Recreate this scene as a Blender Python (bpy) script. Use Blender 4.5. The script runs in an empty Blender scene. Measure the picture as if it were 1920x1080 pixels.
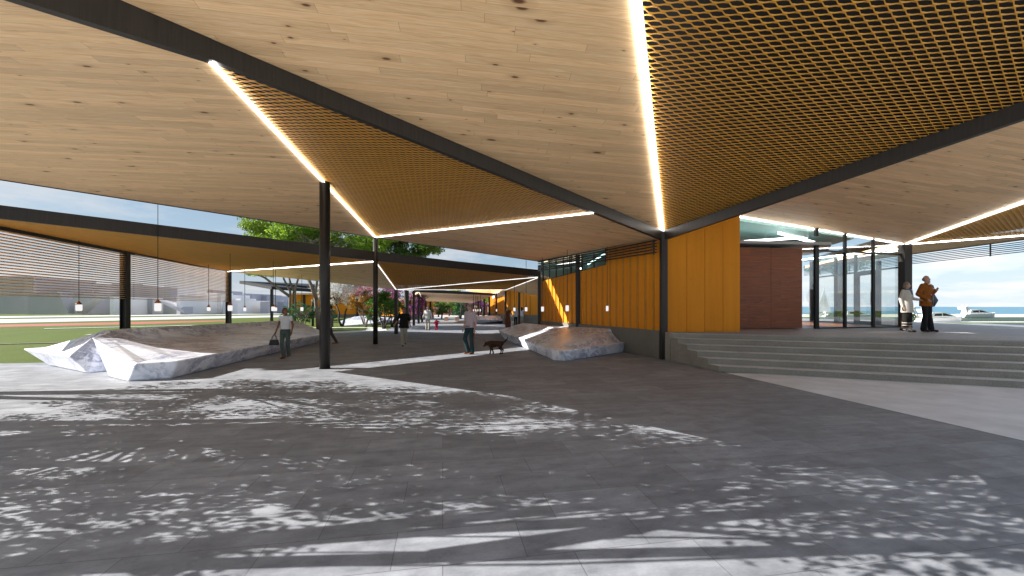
import bpy, bmesh, math, random
import numpy as np
from mathutils import Vector, Matrix
R = math.radians
SC = bpy.context.scene
COL = SC.collection
F, CX, HZ, EYE = 760.0, 960.0, 575.0, 1.7        # focal length in photo pixels, image centre, eye level row, eye height

def G(px, py, z=0.0):
    """the point of the level plane at height z that the survey of the photo gives"""
    Y = (EYE - z) * F / (py - HZ)
    return Vector(((px - CX) / F * Y, Y, z))

def At(px, py, Y):
    return Vector(((px - CX) / F * Y, Y, EYE + (HZ - py) / F * Y))

# ------------------------------------------------------------------ helpers
def tag(o, label=None, cat=None, group=None, kind=None):
    if label: o['label'] = label
    if cat: o['category'] = cat
    if group: o['group'] = group
    if kind: o['kind'] = kind
    return o

def thing(name, label, cat, loc=(0, 0, 0), group=None, kind=None):
    o = bpy.data.objects.new(name, None)
    o.empty_display_size = 0.2
    COL.objects.link(o)
    o.location = loc
    tag(o, label, cat, group, kind)
    return o

def wloc(o):
    v = Vector((0, 0, 0))
    while o is not None:
        v += o.location
        o = o.parent
    return v

class MB:
    """collects simple solids in world coordinates, then links them as ONE mesh object"""
    def __init__(s):
        s.v = []; s.f = []
    def add(s, vs, fs):
        n = len(s.v)
        s.v.extend([tuple(p) for p in vs])
        s.f.extend([tuple(i + n for i in f) for f in fs])
        return s
    def box(s, a, b):
        x0, y0, z0 = a; x1, y1, z1 = b
        return s.hexa([(x0,y0,z0),(x1,y0,z0),(x1,y1,z0),(x0,y1,z0)], [(x0,y0,z1),(x1,y0,z1),(x1,y1,z1),(x0,y1,z1)])
    def hexa(s, lo, hi):
        n = len(lo)
        fs = [tuple(range(n))[::-1], tuple(range(n, 2 * n))]
        for i in range(n):
            j = (i + 1) % n
            fs.append((i, j, n + j, n + i))
        return s.add(list(lo) + list(hi), fs)
    def beam(s, a, b, w, h, drop=0.0):
        """bar from a to b: w wide on plan, from a.z-drop up by h"""
        a = Vector(a); b = Vector(b)
        d = b - a; d.z = 0
        if d.length < 1e-6:
            return s.box((a.x - w/2, a.y - w/2, min(a.z, b.z)), (a.x + w/2, a.y + w/2, max(a.z, b.z)))
        p = Vector((-d.y, d.x, 0)).normalized() * (w / 2)
        dz = Vector((0, 0, -drop)); up = Vector((0, 0, h))
        lo = [a + p + dz, a - p + dz, b - p + dz, b + p + dz]
        return s.hexa(lo, [q + up for q in lo])
    def wall(s, a, b, z0, z1, t=0.15, side=0.5, z0b=None, z1b=None):
        """upright slab over plan line a-b; heights may differ at b; side = share of t on the left of a->b"""
        a = Vector((a[0], a[1], 0)); b = Vector((b[0], b[1], 0))
        z0b = z0 if z0b is None else z0b; z1b = z1 if z1b is None else z1b
        d = (b - a).normalized(); p = Vector((-d.y, d.x, 0))
        l, r = p * t * side, p * t * (side - 1)
        Z = lambda v, z: Vector((v.x, v.y, z))
        return s.hexa([Z(a + l, z0), Z(a + r, z0), Z(b + r, z0b), Z(b + l, z0b)],
                      [Z(a + l, z1), Z(a + r, z1), Z(b + r, z1b), Z(b + l, z1b)])
    def prism(s, poly, z0, z1):
        f0 = z0 if callable(z0) else (lambda x, y: z0)
        f1 = z1 if callable(z1) else (lambda x, y: z1)
        return s.hexa([(p[0], p[1], f0(p[0], p[1])) for p in poly], [(p[0], p[1], f1(p[0], p[1])) for p in poly])
    def tube(s, pts, rad, n=8, caps=True):
        pts = [Vector(p) for p in pts]
        if not hasattr(rad, '__len__'): rad = [rad] * len(pts)
        rings = []; base = len(s.v)
        for i, p in enumerate(pts):
            d = (pts[min(i + 1, len(pts) - 1)] - pts[max(i - 1, 0)])
            if d.length < 1e-9: d = Vector((0, 0, 1))
            d.normalize()
            u = d.cross(Vector((0.13, 0.97, 0.21)))
            if u.length < 1e-3: u = d.cross(Vector((1, 0, 0)))
            u.normalize(); w = d.cross(u)
            for k in range(n):
                t = 2 * math.pi * k / n
                s.v.append(tuple(p + (u * math.cos(t) + w * math.sin(t)) * rad[i]))
        for i in range(len(pts) - 1):
            for k in range(n):
                k2 = (k + 1) % n
                s.f.append((base + i*n + k, base + i*n + k2, base + (i+1)*n + k2, base + (i+1)*n + k))
        if caps:
            s.f.append(tuple(base + k for k in range(n))[::-1])
            s.f.append(tuple(base + (len(pts)-1)*n + k for k in range(n)))
        return s
    def lathe(s, c, prof, n=16):
        c = Vector(c); base = len(s.v)
        for r, z in prof:
            for k in range(n):
                t = 2 * math.pi * k / n
                s.v.append((c.x + r * math.cos(t), c.y + r * math.sin(t), c.z + z))
        for i in range(len(prof) - 1):
            for k in range(n):
                k2 = (k + 1) % n
                s.f.append((base + i*n + k, base + i*n + k2, base + (i+1)*n + k2, base + (i+1)*n + k))
        s.f.append(tuple(base + k for k in range(n))[::-1])
        s.f.append(tuple(base + (len(prof)-1)*n + k for k in range(n)))
        return s
    def ell(s, c, r, n=12, m=8, rot=None):
        c = Vector(c); base = len(s.v)
        for i in range(m + 1):
            ph = math.pi * i / m
            for k in range(n):
                t = 2 * math.pi * k / n
                q = Vector((r[0]*math.sin(ph)*math.cos(t), r[1]*math.sin(ph)*math.sin(t), -r[2]*math.cos(ph)))
                if rot is not None: q = rot @ q
                s.v.append(tuple(c + q))
        for i in range(m):
            for k in range(n):
                k2 = (k + 1) % n
                s.f.append((base + i*n + k, base + i*n + k2, base + (i+1)*n + k2, base + (i+1)*n + k))
        return s
    def cap(s, a, b, ra, rb, n=10):
        """tapered capsule"""
        a = Vector(a); b = Vector(b); d = b - a
        L = d.length; d = d.normalized() if L > 1e-6 else Vector((0, 0, 1))
        pts = []; rad = []
        for k in range(5):
            t = math.pi / 2 * k / 4
            pts.append(a - d * ra * math.cos(t)); rad.append(max(ra * math.sin(t), 1e-4))
        for k in range(5):
            t = math.pi / 2 * k / 4
            pts.append(b + d * rb * math.sin(t)); rad.append(max(rb * math.cos(t), 1e-4))
        return s.tube(pts, rad, n)
    def loft(s, rings, n=14):
        """rings: (centre, rx, ry) with level ellipses"""
        base = len(s.v)
        for c, rx, ry in rings:
            for k in range(n):
                t = 2 * math.pi * k / n
                s.v.append((c[0] + rx * math.cos(t), c[1] + ry * math.sin(t), c[2]))
        for i in range(len(rings) - 1):
            for k in range(n):
                k2 = (k + 1) % n
                s.f.append((base + i*n + k, base + i*n + k2, base + (i+1)*n + k2, base + (i+1)*n + k))
        s.f.append(tuple(base + k for k in range(n))[::-1])
        s.f.append(tuple(base + (len(rings)-1)*n + k for k in range(n)))
        return s
    def build(s, name, mat, parent=None, smooth=False, bevel=0.0, remesh=0.0, fix=True):
        off = wloc(parent) if parent is not None else Vector((0, 0, 0))
        me = bpy.data.meshes.new(name)
        me.from_pydata([(v[0]-off.x, v[1]-off.y, v[2]-off.z) for v in s.v], [], s.f)
        me.validate()
        if fix or bevel:
            bm = bmesh.new(); bm.from_mesh(me)
            if bevel:
                bmesh.ops.remove_doubles(bm, verts=bm.verts, dist=1e-5)
            bmesh.ops.recalc_face_normals(bm, faces=bm.faces)
            if bevel:
                es = [e for e in bm.edges if len(e.link_faces) == 2 and e.calc_face_angle(0) > 0.5]
                bmesh.ops.bevel(bm, geom=es, offset=bevel, segments=2, affect='EDGES', profile=0.5)
            bm.to_mesh(me); bm.free()
        o = bpy.data.objects.new(name, me)
        COL.objects.link(o)
        if remesh:
            m = o.modifiers.new('r', 'REMESH'); m.mode = 'VOXEL'; m.voxel_size = remesh
            m2 = o.modifiers.new('s', 'SMOOTH'); m2.factor = 0.5; m2.iterations = 4
            dg = bpy.context.evaluated_depsgraph_get(); dg.update()
            nm = bpy.data.meshes.new_from_object(o.evaluated_get(dg))
            o.modifiers.clear()
            o.data = nm; nm.name = name
            me = nm; smooth = True
        if mat: 
            me.materials.clear(); me.materials.append(mat)
        if smooth:
            me.polygons.foreach_set('use_smooth', [True] * len(me.polygons))
        if parent is not None: o.parent = parent
        return o

def copy_tree(o, parent=None):
    c = o.copy(); COL.objects.link(c)
    if parent is not None: c.parent = parent
    for ch in [x for x in bpy.data.objects if x.parent is o]:
        copy_tree(ch, c)
    return c

def plane(p, q, r):
    p, q, r = Vector(p), Vector(q), Vector(r)
    n = (q - p).cross(r - p)
    return lambda x, y, o=0.0: p.z - (n.x * (x - p.x) + n.y * (y - p.y)) / n.z + o

# ------------------------------------------------------------------ materials
def new_mat(name):
    m = bpy.data.materials.new(name); m.use_nodes = True
    nt = m.node_tree
    return m, nt, nt.nodes['Principled BSDF']

class N:
    def __init__(s, nt): s.nt = nt
    def n(s, t, **kw):
        nd = s.nt.nodes.new(t)
        for k, v in kw.items():
            setattr(nd, k, v)
        return nd
    def l(s, a, b): s.nt.links.new(a, b)
    def math(s, op, a, b=None, c=None, clamp=False):
        nd = s.nt.nodes.new('ShaderNodeMath'); nd.operation = op; nd.use_clamp = clamp
        for i, x in enumerate((a, b, c)):
            if x is None: continue
            if isinstance(x, (int, float)): nd.inputs[i].default_value = x
            else: s.l(x, nd.inputs[i])
        return nd.outputs[0]
    def mix(s, fac, a, b, typ='MIX'):
        nd = s.nt.nodes.new('ShaderNodeMix'); nd.data_type = 'RGBA'; nd.blend_type = typ
        for i, x in ((0, fac), (6, a), (7, b)):
            if isinstance(x, (int, float)): nd.inputs[i].default_value = x
            elif isinstance(x, (tuple, list)): nd.inputs[i].default_value = tuple(x) + ((1,) if len(x) == 3 else ())
            else: s.l(x, nd.inputs[i])
        return nd.outputs[2]
    def noise(s, vec, scale, detail=4, rough=0.55, dist=0.0):
        nd = s.nt.nodes.new('ShaderNodeTexNoise')
        nd.inputs['Scale'].default_value = scale; nd.inputs['Detail'].default_value = detail
        nd.inputs['Roughness'].default_value = rough; nd.inputs['Distortion'].default_value = dist
        if vec is not None: s.l(vec, nd.inputs['Vector'])
        return nd.outputs[0]
    def ramp(s, fac, stops, interp='LINEAR'):
        nd = s.nt.nodes.new('ShaderNodeValToRGB'); cr = nd.color_ramp; cr.interpolation = interp
        while len(cr.elements) < len(stops): cr.elements.new(0.5)
        for e, (p, c) in zip(cr.elements, stops):
            e.position = p
            e.color = (c, c, c, 1) if isinstance(c, (int, float)) else tuple(c) + (1,)
        s.l(fac, nd.inputs[0])
        return nd.outputs[0]
    def mapping(s, vec, loc=(0,0,0), rot=(0,0,0), scale=(1,1,1)):
        nd = s.nt.nodes.new('ShaderNodeMapping')
        nd.inputs['Location'].default_value = loc; nd.inputs['Rotation'].default_value = rot; nd.inputs['Scale'].default_value = scale
        s.l(vec, nd.inputs['Vector'])
        return nd.outputs[0]
    def pos(s): return s.nt.nodes.new('ShaderNodeNewGeometry').outputs['Position']
    def obj(s): return s.nt.nodes.new('ShaderNodeTexCoord').outputs['Object']
    def bump(s, h, strength, bsdf, dist=0.02):
        nd = s.nt.nodes.new('ShaderNodeBump'); nd.inputs['Strength'].default_value = strength; nd.inputs['Distance'].default_value = dist
        s.l(h, nd.inputs['Height']); s.l(nd.outputs[0], bsdf.inputs['Normal'])

def plain(name, col, rough=0.6, metal=0.0, var=0.12, scale=6.0, spec=0.5, bump=0.0):
    m, nt, b = new_mat(name); n = N(nt)
    t = n.noise(n.obj(), scale, 5)
    k = n.ramp(t, [(0.3, 1 - var), (0.7, 1 + var)])
    n.l(n.mix(1.0, tuple(col), k, 'MULTIPLY'), b.inputs['Base Color'])
    b.inputs['Roughness'].default_value = rough; b.inputs['Metallic'].default_value = metal
    b.inputs['Specular IOR Level'].default_value = spec
    if bump: n.bump(t, bump, b)
    return m

def emit(name, col, st):
    m = bpy.data.materials.new(name); m.use_nodes = True; nt = m.node_tree
    nt.nodes.clear()
    e = nt.nodes.new('ShaderNodeEmission'); e.inputs[0].default_value = tuple(col) + (1,); e.inputs[1].default_value = st
    o = nt.nodes.new('ShaderNodeOutputMaterial'); nt.links.new(e.outputs[0], o.inputs[0])
    return m

def pine(name, ang, w=0.15, L=2.6, dark=1.0, knots=True, base=((.88,.615,.35),(.95,.735,.47),(.76,.475,.235)), axes=(0, 1)):
    """softwood boards laid along ang on plan, with seams, grain and knots"""
    m, nt, b = new_mat(name); n = N(nt)
    p = n.mapping(n.pos(), rot=(0, 0, -ang))
    sx = n.n('ShaderNodeSeparateXYZ'); n.l(p, sx.inputs[0])
    x, y = sx.outputs[axes[0]], sx.outputs[axes[1]]
    yr = n.math('DIVIDE', y, w); row = n.math('FLOOR', yr); fy = n.math('FRACT', yr)
    wn = n.n('ShaderNodeTexWhiteNoise', noise_dimensions='1D'); n.l(row, wn.inputs['W'])
    xo = n.math('ADD', n.math('DIVIDE', x, L), n.math('MULTIPLY', wn.outputs[0], 7.3))
    cell = n.math('FLOOR', xo); fx = n.math('FRACT', xo)
    cv = n.n('ShaderNodeCombineXYZ'); n.l(row, cv.inputs[0]); n.l(cell, cv.inputs[1])
    wn2 = n.n('ShaderNodeTexWhiteNoise', noise_dimensions='2D'); n.l(cv.outputs[0], wn2.inputs['Vector'])
    rnd = wn2.outputs[0]
    # grain coordinates, shifted per board
    gc = n.n('ShaderNodeCombineXYZ')
    n.l(n.math('ADD', x, n.math('MULTIPLY', rnd, 31.0)), gc.inputs[0]); n.l(n.math('ADD', y, n.math('MULTIPLY', rnd, 17.0)), gc.inputs[1])
    n.l(n.math('MULTIPLY', rnd, 9.0), gc.inputs[2])
    warp = n.noise(n.mapping(gc.outputs[0], scale=(0.8, 5, 1)), 1.0, 2)
    g2 = n.n('ShaderNodeCombineXYZ'); s2 = n.n('ShaderNodeSeparateXYZ'); n.l(gc.outputs[0], s2.inputs[0])
    n.l(n.math('MULTIPLY', s2.outputs[0], 0.9), g2.inputs[0])
    n.l(n.math('ADD', n.math('MULTIPLY', s2.outputs[1], 34.0), n.math('MULTIPLY', warp, 9.0)), g2.inputs[1])
    grain = n.noise(g2.outputs[0], 1.0, 4, 0.6)
    fine = n.noise(n.mapping(gc.outputs[0], scale=(4, 160, 1)), 1.0, 2)
    col = n.ramp(grain, [(0.25, base[2]), (0.5, base[0]), (0.75, base[1])])
    tone = n.ramp(rnd, [(0.0, 0.88), (0.5, 0.98), (1.0, 1.08)])
    col = n.mix(1.0, col, tone, 'MULTIPLY')
    col = n.mix(0.6, col, n.ramp(fine, [(0.3, (.80,.68,.56)), (0.7, (1.06,1.06,1.06))]), 'MULTIPLY')
    if knots:
        vo = n.n('ShaderNodeTexVoronoi', voronoi_dimensions='2D'); vo.inputs['Scale'].default_value = 1.0
        n.l(n.mapping(gc.outputs[0], scale=(1.25, 3.2, 1)), vo.inputs['Vector'])
        d = n.math('ADD', vo.outputs['Distance'], n.math('MULTIPLY', n.math('SUBTRACT', fine, 0.5), 0.06))
        sc = n.n('ShaderNodeSeparateColor'); n.l(vo.outputs['Color'], sc.inputs[0])
        has = n.math('GREATER_THAN', sc.outputs[0], 0.55)
        size = n.math('ADD', n.math('MULTIPLY', n.math('POWER', sc.outputs[1], 2.0), 0.13), 0.02)
        k = n.math('MULTIPLY', n.math('SUBTRACT', 1.0, n.math('DIVIDE', d, size), clamp=True), has)
        halo = n.math('MULTIPLY', n.math('SUBTRACT', 1.0, n.math('DIVIDE', d, n.math('MULTIPLY', size, 3.0)), clamp=True), has)
        col = n.mix(n.math('MULTIPLY', halo, 0.45), col, (.36,.19,.08))
        col = n.mix(n.math('MULTIPLY', k, 1.9, clamp=True), col, (.15,.062,.026))
    seam = n.math('MAXIMUM', n.math('LESS_THAN', fy, 0.022), n.math('LESS_THAN', fx, 0.0022))
    col = n.mix(n.math('MULTIPLY', seam, 0.55), col, (.16,.09,.045))
    if dark != 1.0: col = n.mix(1.0, col, (dark, dark, dark), 'MULTIPLY')
    n.l(col, b.inputs['Base Color']); b.inputs['Roughness'].default_value = 0.55
    n.bump(n.math('SUBTRACT', grain, seam), 0.12, b, 0.004)
    return m

def paving():
    m, nt, b = new_mat('grey_pavers'); n = N(nt)
    p = n.mapping(n.pos(), rot=(0, 0, R(-9.7)))
    br = n.n('ShaderNodeTexBrick'); n.l(p, br.inputs['Vector'])
    br.offset = 0.37; br.squash = 1.0
    for k, v in (('Scale', 1.0), ('Mortar Size', 0.0035), ('Mortar Smooth', 0.2), ('Bias', 0.0), ('Brick Width', 0.9), ('Row Height', 0.45)):
        br.inputs[k].default_value = v
    br.inputs['Color1'].default_value = (.84,.84,.84,1); br.inputs['Color2'].default_value = (1.12,1.12,1.12,1)
    br.inputs['Mortar'].default_value = (.55,.53,.5,1)
    big = n.noise(p, 0.5, 5, 0.6); mid = n.noise(n.mapping(p, scale=(1.4, 3.2, 1)), 1.6, 7, 0.68); fin = n.noise(p, 45, 3, 0.7)
    spots = n.noise(p, 7.0, 5, 0.7)
    base = n.ramp(mid, [(0.28, (.140,.151,.173)), (0.5, (.242,.257,.286)), (0.72, (.335,.352,.385))])
    base = n.mix(0.35, base, n.ramp(big, [(0.3, .72), (0.7, 1.2)]), 'MULTIPLY')
    base = n.mix(0.5, base, n.ramp(fin, [(0.3, .86), (0.7, 1.12)]), 'MULTIPLY')
    base = n.mix(0.55, base, n.ramp(spots, [(0.30, .62), (0.44, 1.0), (0.62, 1.0), (0.8, 1.12)]), 'MULTIPLY')
    base = n.mix(1.0, base, br.outputs['Color'], 'MULTIPLY')
    n.l(base, b.inputs['Base Color'])
    n.l(n.ramp(mid, [(0.3, .5), (0.7, .72)]), b.inputs['Roughness'])
    n.bump(n.math('SUBTRACT', n.math('MULTIPLY', mid, 0.4), br.outputs['Fac']), 0.25, b, 0.006)
    return m

def marble():
    m, nt, b = new_mat('veined_marble'); n = N(nt)
    p = n.mapping(n.pos(), rot=(R(24), R(38), R(30)), scale=(1, 1, 1))
    w = n.noise(p, 0.9, 6, 0.62); 
    pw = n.n('ShaderNodeVectorMath', operation='ADD'); n.l(p, pw.inputs[0])
    nz = n.n('ShaderNodeTexNoise'); nz.inputs['Scale'].default_value = 1.3; nz.inputs['Detail'].default_value = 6; n.l(p, nz.inputs['Vector'])
    sc = n.n('ShaderNodeVectorMath', operation='SCALE'); sc.inputs['Scale'].default_value = 0.9; n.l(nz.outputs['Color'], sc.inputs[0])
    n.l(sc.outputs[0], pw.inputs[1])
    st = n.mapping(pw.outputs[0], scale=(5.5, 0.9, 2.2))
    v1 = n.noise(st, 1.0, 6, 0.62)
    vein = n.math('ABSOLUTE', n.math('SUBTRACT', v1, 0.5))
    thin = n.ramp(vein, [(0.0, 1.0), (0.03, 0.6), (0.085, 0.0)])
    v2 = n.noise(n.mapping(pw.outputs[0], scale=(10, 2.2, 4)), 1.0, 5, 0.6)
    vein2 = n.ramp(n.math('ABSOLUTE', n.math('SUBTRACT', v2, 0.5)), [(0.0, 0.6), (0.025, 0.0)])
    cloud = n.ramp(n.noise(st, 0.6, 4), [(0.35, (.72,.76,.86)), (0.65, (.88,.90,.95))])
    msk = n.ramp(w, [(0.4, 0.15), (0.6, 1.0)])
    col = n.mix(n.math('MULTIPLY', thin, msk), cloud, (.19,.21,.33))
    col = n.mix(n.math('MULTIPLY', vein2, msk), col, (.32,.33,.42))
    n.l(col, b.inputs['Base Color']); b.inputs['Roughness'].default_value = 0.32
    return m

def leafmat(name, stops, trans=0.35, rough=0.55):
    m = bpy.data.materials.new(name); m.use_nodes = True; nt = m.node_tree; n = N(nt); nt.nodes.clear()
    g = n.n('ShaderNodeNewGeometry')
    c = n.ramp(g.outputs['Random Per Island'], stops)
    big = n.noise(g.outputs['Position'], 1.1, 2)
    c = n.mix(0.5, c, n.ramp(big, [(0.3, .65), (0.7, 1.25)]), 'MULTIPLY')
    d = n.n('ShaderNodeBsdfPrincipled'); n.l(c, d.inputs['Base Color']); d.inputs['Roughness'].default_value = rough
    t = n.n('ShaderNodeBsdfTranslucent'); n.l(c, t.inputs[0])
    mx = n.n('ShaderNodeMixShader'); mx.inputs[0].default_value = trans
    n.l(d.outputs[0], mx.inputs[1]); n.l(t.outputs[0], mx.inputs[2])
    o = n.n('ShaderNodeOutputMaterial'); n.l(mx.outputs[0], o.inputs[0])
    return m

def glass(name, tint=(1, 1, 1), refl=0.08):
    m = bpy.data.materials.new(name); m.use_nodes = True; nt = m.node_tree; n = N(nt); nt.nodes.clear()
    t = n.n('ShaderNodeBsdfTransparent'); t.inputs[0].default_value = tuple(tint) + (1,)
    g = n.n('ShaderNodeBsdfGlossy'); g.inputs['Roughness'].default_value = 0.02
    fr = n.n('ShaderNodeFresnel'); fr.inputs[0].default_value = 1.45
    mx = n.n('ShaderNodeMixShader'); n.l(n.math('MULTIPLY', fr.outputs[0], refl / 0.04 * 0.5, clamp=True), mx.inputs[0])
    n.l(t.outputs[0], mx.inputs[1]); n.l(g.outputs[0], mx.inputs[2])
    o = n.n('ShaderNodeOutputMaterial'); n.l(mx.outputs[0], o.inputs[0])
    return m

def speckle(name, c0, c1, sc=60, rough=0.8):
    m, nt, b = new_mat(name); n = N(nt); p = n.pos()
    t = n.noise(p, sc, 4, 0.75); u = n.noise(p, 1.2, 5, 0.6)
    c = n.ramp(t, [(0.32, c0), (0.68, c1)])
    c = n.mix(0.6, c, n.ramp(u, [(0.3, .72), (0.7, 1.18)]), 'MULTIPLY')
    n.l(c, b.inputs['Base Color']); b.inputs['Roughness'].default_value = rough
    n.bump(t, 0.15, b, 0.004)
    return m

def grassmat(name, c0, c1):
    m, nt, b = new_mat(name); n = N(nt); p = n.pos()
    t = n.noise(p, 14, 6, 0.75); u = n.noise(p, 0.35, 4, 0.6)
    c = n.ramp(t, [(0.3, c0), (0.7, c1)])
    c = n.mix(0.6, c, n.ramp(u, [(0.3, .78), (0.7, 1.15)]), 'MULTIPLY')
    n.l(c, b.inputs['Base Color']); b.inputs['Roughness'].default_value = 0.9
    b.inputs['Specular IOR Level'].default_value = 0.1
    n.bump(t, 0.6, b, 0.05)
    return m

def brushed(name, col, rough=0.45, metal=0.4):
    m, nt, b = new_mat(name); n = N(nt)
    t = n.noise(n.mapping(n.obj(), scale=(14, 14, 0.7)), 2.0, 4)
    n.l(n.mix(1.0, tuple(col), n.ramp(t, [(0.3, .8), (0.7, 1.25)]), 'MULTIPLY'), b.inputs['Base Color'])
    b.inputs['Roughness'].default_value = rough; b.inputs['Metallic'].default_value = metal
    return m

M = {}
M['pine'] = pine('pine_ceiling', R(5))
M['pine_far'] = pine('pine_ceiling_low', R(-18), dark=1.04)
M['slat_wood'] = pine('slat_wood', R(106), w=9.0, L=3.0, base=((.64,.45,.28),(.74,.54,.35),(.50,.34,.20)))
M['veneer'] = pine('dark_red_veneer', 0.0, w=0.9, L=2.2, knots=False, base=((.25,.072,.019),(.36,.112,.03),(.12,.032,.009)), axes=(0, 2))
M['gold'] = plain('gold_mesh_metal', (.50,.235,.022), 0.5, 0.0, 0.1, 3)
M['steel'] = brushed('dark_bronze_steel', (.030,.026,.023))
M['steel_blk'] = plain('black_steel', (.014,.014,.015), 0.45, 0.3)
M['void'] = plain('black_roof_void', (.006,.006,.006), 0.9)
M['deck'] = plain('roof_membrane', (.25,.25,.25), 0.8)
M['led'] = emit('white_light_strip', (1.0, .985, .965), 7.0)
M['led_low'] = emit('light_strip_diffuser', (1.0, .99, .975), 0.65)
M['led_lobby'] = emit('lobby_light_bar', (1.0, .99, .97), 2.6)
M['led_in'] = emit('indoor_light_bar', (1.0, .99, .97), 2.0)
M['paver'] = paving()
M['apron'] = speckle('smooth_grey_screed', (.74,.75,.78), (.80,.81,.84), 3, 0.6)
M['terrace'] = speckle('grey_terrace_screed', (.30,.30,.31), (.36,.36,.37), 8, 0.55)
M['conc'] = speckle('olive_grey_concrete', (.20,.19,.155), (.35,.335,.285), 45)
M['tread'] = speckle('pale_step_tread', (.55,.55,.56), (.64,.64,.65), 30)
M['marble'] = marble()
def yellowpanel():
    m, nt, b = new_mat('ochre_metal_panel'); n = N(nt); p = n.pos()
    t = n.noise(n.mapping(p, scale=(6, 6, .4)), 1.0, 5, 0.6); u = n.noise(p, 2.2, 6, 0.7)
    c = n.ramp(t, [(0.3, (.67,.240,.010)), (0.7, (.75,.282,.015))])
    c = n.mix(n.ramp(u, [(0.60, 0.0), (0.78, 0.35)]), c, (.30,.15,.03))
    n.l(c, b.inputs['Base Color']); b.inputs['Roughness'].default_value = 0.6; b.inputs['Specular IOR Level'].default_value = 0.2
    return m
M['yellow'] = yellowpanel()
M['rib'] = plain('brown_panel_rib', (.50,.215,.014), 0.55)
M['plinth'] = speckle('dark_concrete_plinth', (.13,.125,.105), (.20,.195,.165), 40)
M['glass'] = glass('clear_glass', (.97, .99, .985), 0.022)
M['glass_teal'] = glass('teal_tinted_glass', (.74, .92, .90), 0.022)
M['teal'] = plain('teal_plaster', (.22,.37,.35), 0.6, 0, 0.06, 1.5)
M['cream'] = plain('cream_plaster', (.62,.52,.32), .6, 0, .05, 1.5)
M['greyplaster'] = plain('grey_plaster', (.42,.43,.44), 0.7, 0, 0.04, 1.5)
M['oakfloor'] = plain('orange_floor', (.34,.125,.045), 0.4, 0, 0.2, 3)
M['lawn'] = grassmat('lawn', (.060,.090,.016), (.125,.165,.034))
M['basin'] = plain('green_basin_water', (.035,.065,.035), .5, 0, .15, .3, .15)
M['lawn_dry'] = grassmat('shaded_green_slope', (.045,.08,.035), (.075,.115,.05))
M['track'] = speckle('red_running_track', (.26,.055,.025), (.36,.085,.04), 5)
M['road'] = speckle('pale_road', (.40,.40,.41), (.50,.50,.51), 4)
M['whitepath'] = speckle('white_kerb', (.62,.62,.60), (.74,.74,.72), 5)
M['sand'] = speckle('pale_sand', (.62,.58,.46), (.74,.71,.58), 3)
M['soil'] = speckle('soil_edge', (.035,.025,.018), (.25,.20,.16), 9)
M['mass1'] = plain('grey_massing', (.45,.44,.46), 0.85, 0, 0.05, 0.2)
M['mass2'] = plain('pale_massing', (.78,.77,.78), 0.85, 0, 0.05, 0.2)
M['mass3'] = plain('blue_grey_massing', (.36,.37,.44), 0.85, 0, 0.05, 0.2)
M['bark'] = speckle('grey_brown_bark', (.10,.08,.06), (.26,.22,.17), 18)
M['bark_dk'] = speckle('dark_bark', (.02,.017,.014), (.06,.05,.04), 18)
M['leaf'] = leafmat('green_leaves', [(0, (.09,.18,.014)), (.5, (.20,.34,.024)), (1, (.34,.50,.04))], .45)
M['leaf_dk'] = leafmat('deep_green_leaves', [(0, (.04,.10,.012)), (.6, (.10,.21,.02)), (1, (.18,.31,.035))], .45)
M['leaf_blue'] = leafmat('blue_green_leaves', [(0, (.012,.07,.03)), (.6, (.03,.14,.055)), (1, (.07,.22,.09))])
M['leaf_lime'] = leafmat('lime_leaves', [(0, (.09,.17,.01)), (.6, (.20,.32,.02)), (1, (.34,.45,.04))])
M['leaf_grass'] = leafmat('bright_shrub_leaves', [(0, (.03,.09,.005)), (.6, (.07,.17,.008)), (1, (.14,.27,.02))])
M['leaf_or'] = leafmat('orange_leaves', [(0, (.20,.07,.01)), (.5, (.38,.17,.02)), (1, (.22,.22,.03))])
M['bl_white'] = leafmat('white_blossom', [(0, (.34,.31,.27)), (.5, (.55,.52,.47)), (1, (.70,.67,.62))])
M['bl_pink'] = leafmat('pink_blossom', [(0, (.22,.05,.08)), (.5, (.42,.15,.19)), (1, (.60,.33,.36))])
M['bl_mag'] = leafmat('magenta_blossom', [(0, (.10,.02,.09)), (.5, (.23,.05,.19)), (1, (.38,.14,.30))])
M['cap'] = plain('copper_lamp_cap', (.45,.13,.02), 0.35, 0.4)
M['shade'] = emit('glowing_white_shade', (1, .98, .96), 0.38)
M['boat'] = plain('white_gelcoat', (.82,.82,.82), 0.25, 0, 0.02)
M['boatglass'] = plain('dark_boat_glass', (.015,.02,.025), 0.1)
M['sail'] = plain('white_sailcloth', (.80,.80,.80), 0.8, 0, 0.03)
M['brick'] = plain('red_brown_cladding', (.17,.06,.035), 0.7)
def water():
    m, nt, b = new_mat('sea_water'); n = N(nt); p = n.pos()
    t = n.noise(n.mapping(p, scale=(.35, 1.1, 1)), 0.6, 5)
    b.inputs['Base Color'].default_value = (.02,.17,.26,1); b.inputs['Roughness'].default_value = 0.3; b.inputs['Specular IOR Level'].default_value = 0.3
    n.bump(t, 0.5, b, 0.3)
    return m
M['water'] = water()
SUN_E, SKY_S, EXPOSURE = 5.0, 0.05, 1.33
# ================================================================== SETTING: ground
def ground(name, poly, z, mat, t=0.3):
    o = MB().prism(poly, z - t, z).build(name, mat); o['kind'] = 'structure'; return o
def sheet(name, poly, z, mat):
    m = MB(); m.add([(p[0], p[1], z) for p in poly], [tuple(range(len(poly)))])
    o = m.build(name, mat, fix=False); o['kind'] = 'structure'; return o

Lp = lambda Y: Vector((5.0 - 0.19 * (Y - 12.87), Y, 0))      # kerb line of the paved square, running on under the stair side
sheet('lawn', [(-420, -60), (420, -60), (420, 120), (-420, 120)], -0.012, M['lawn'])
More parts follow.
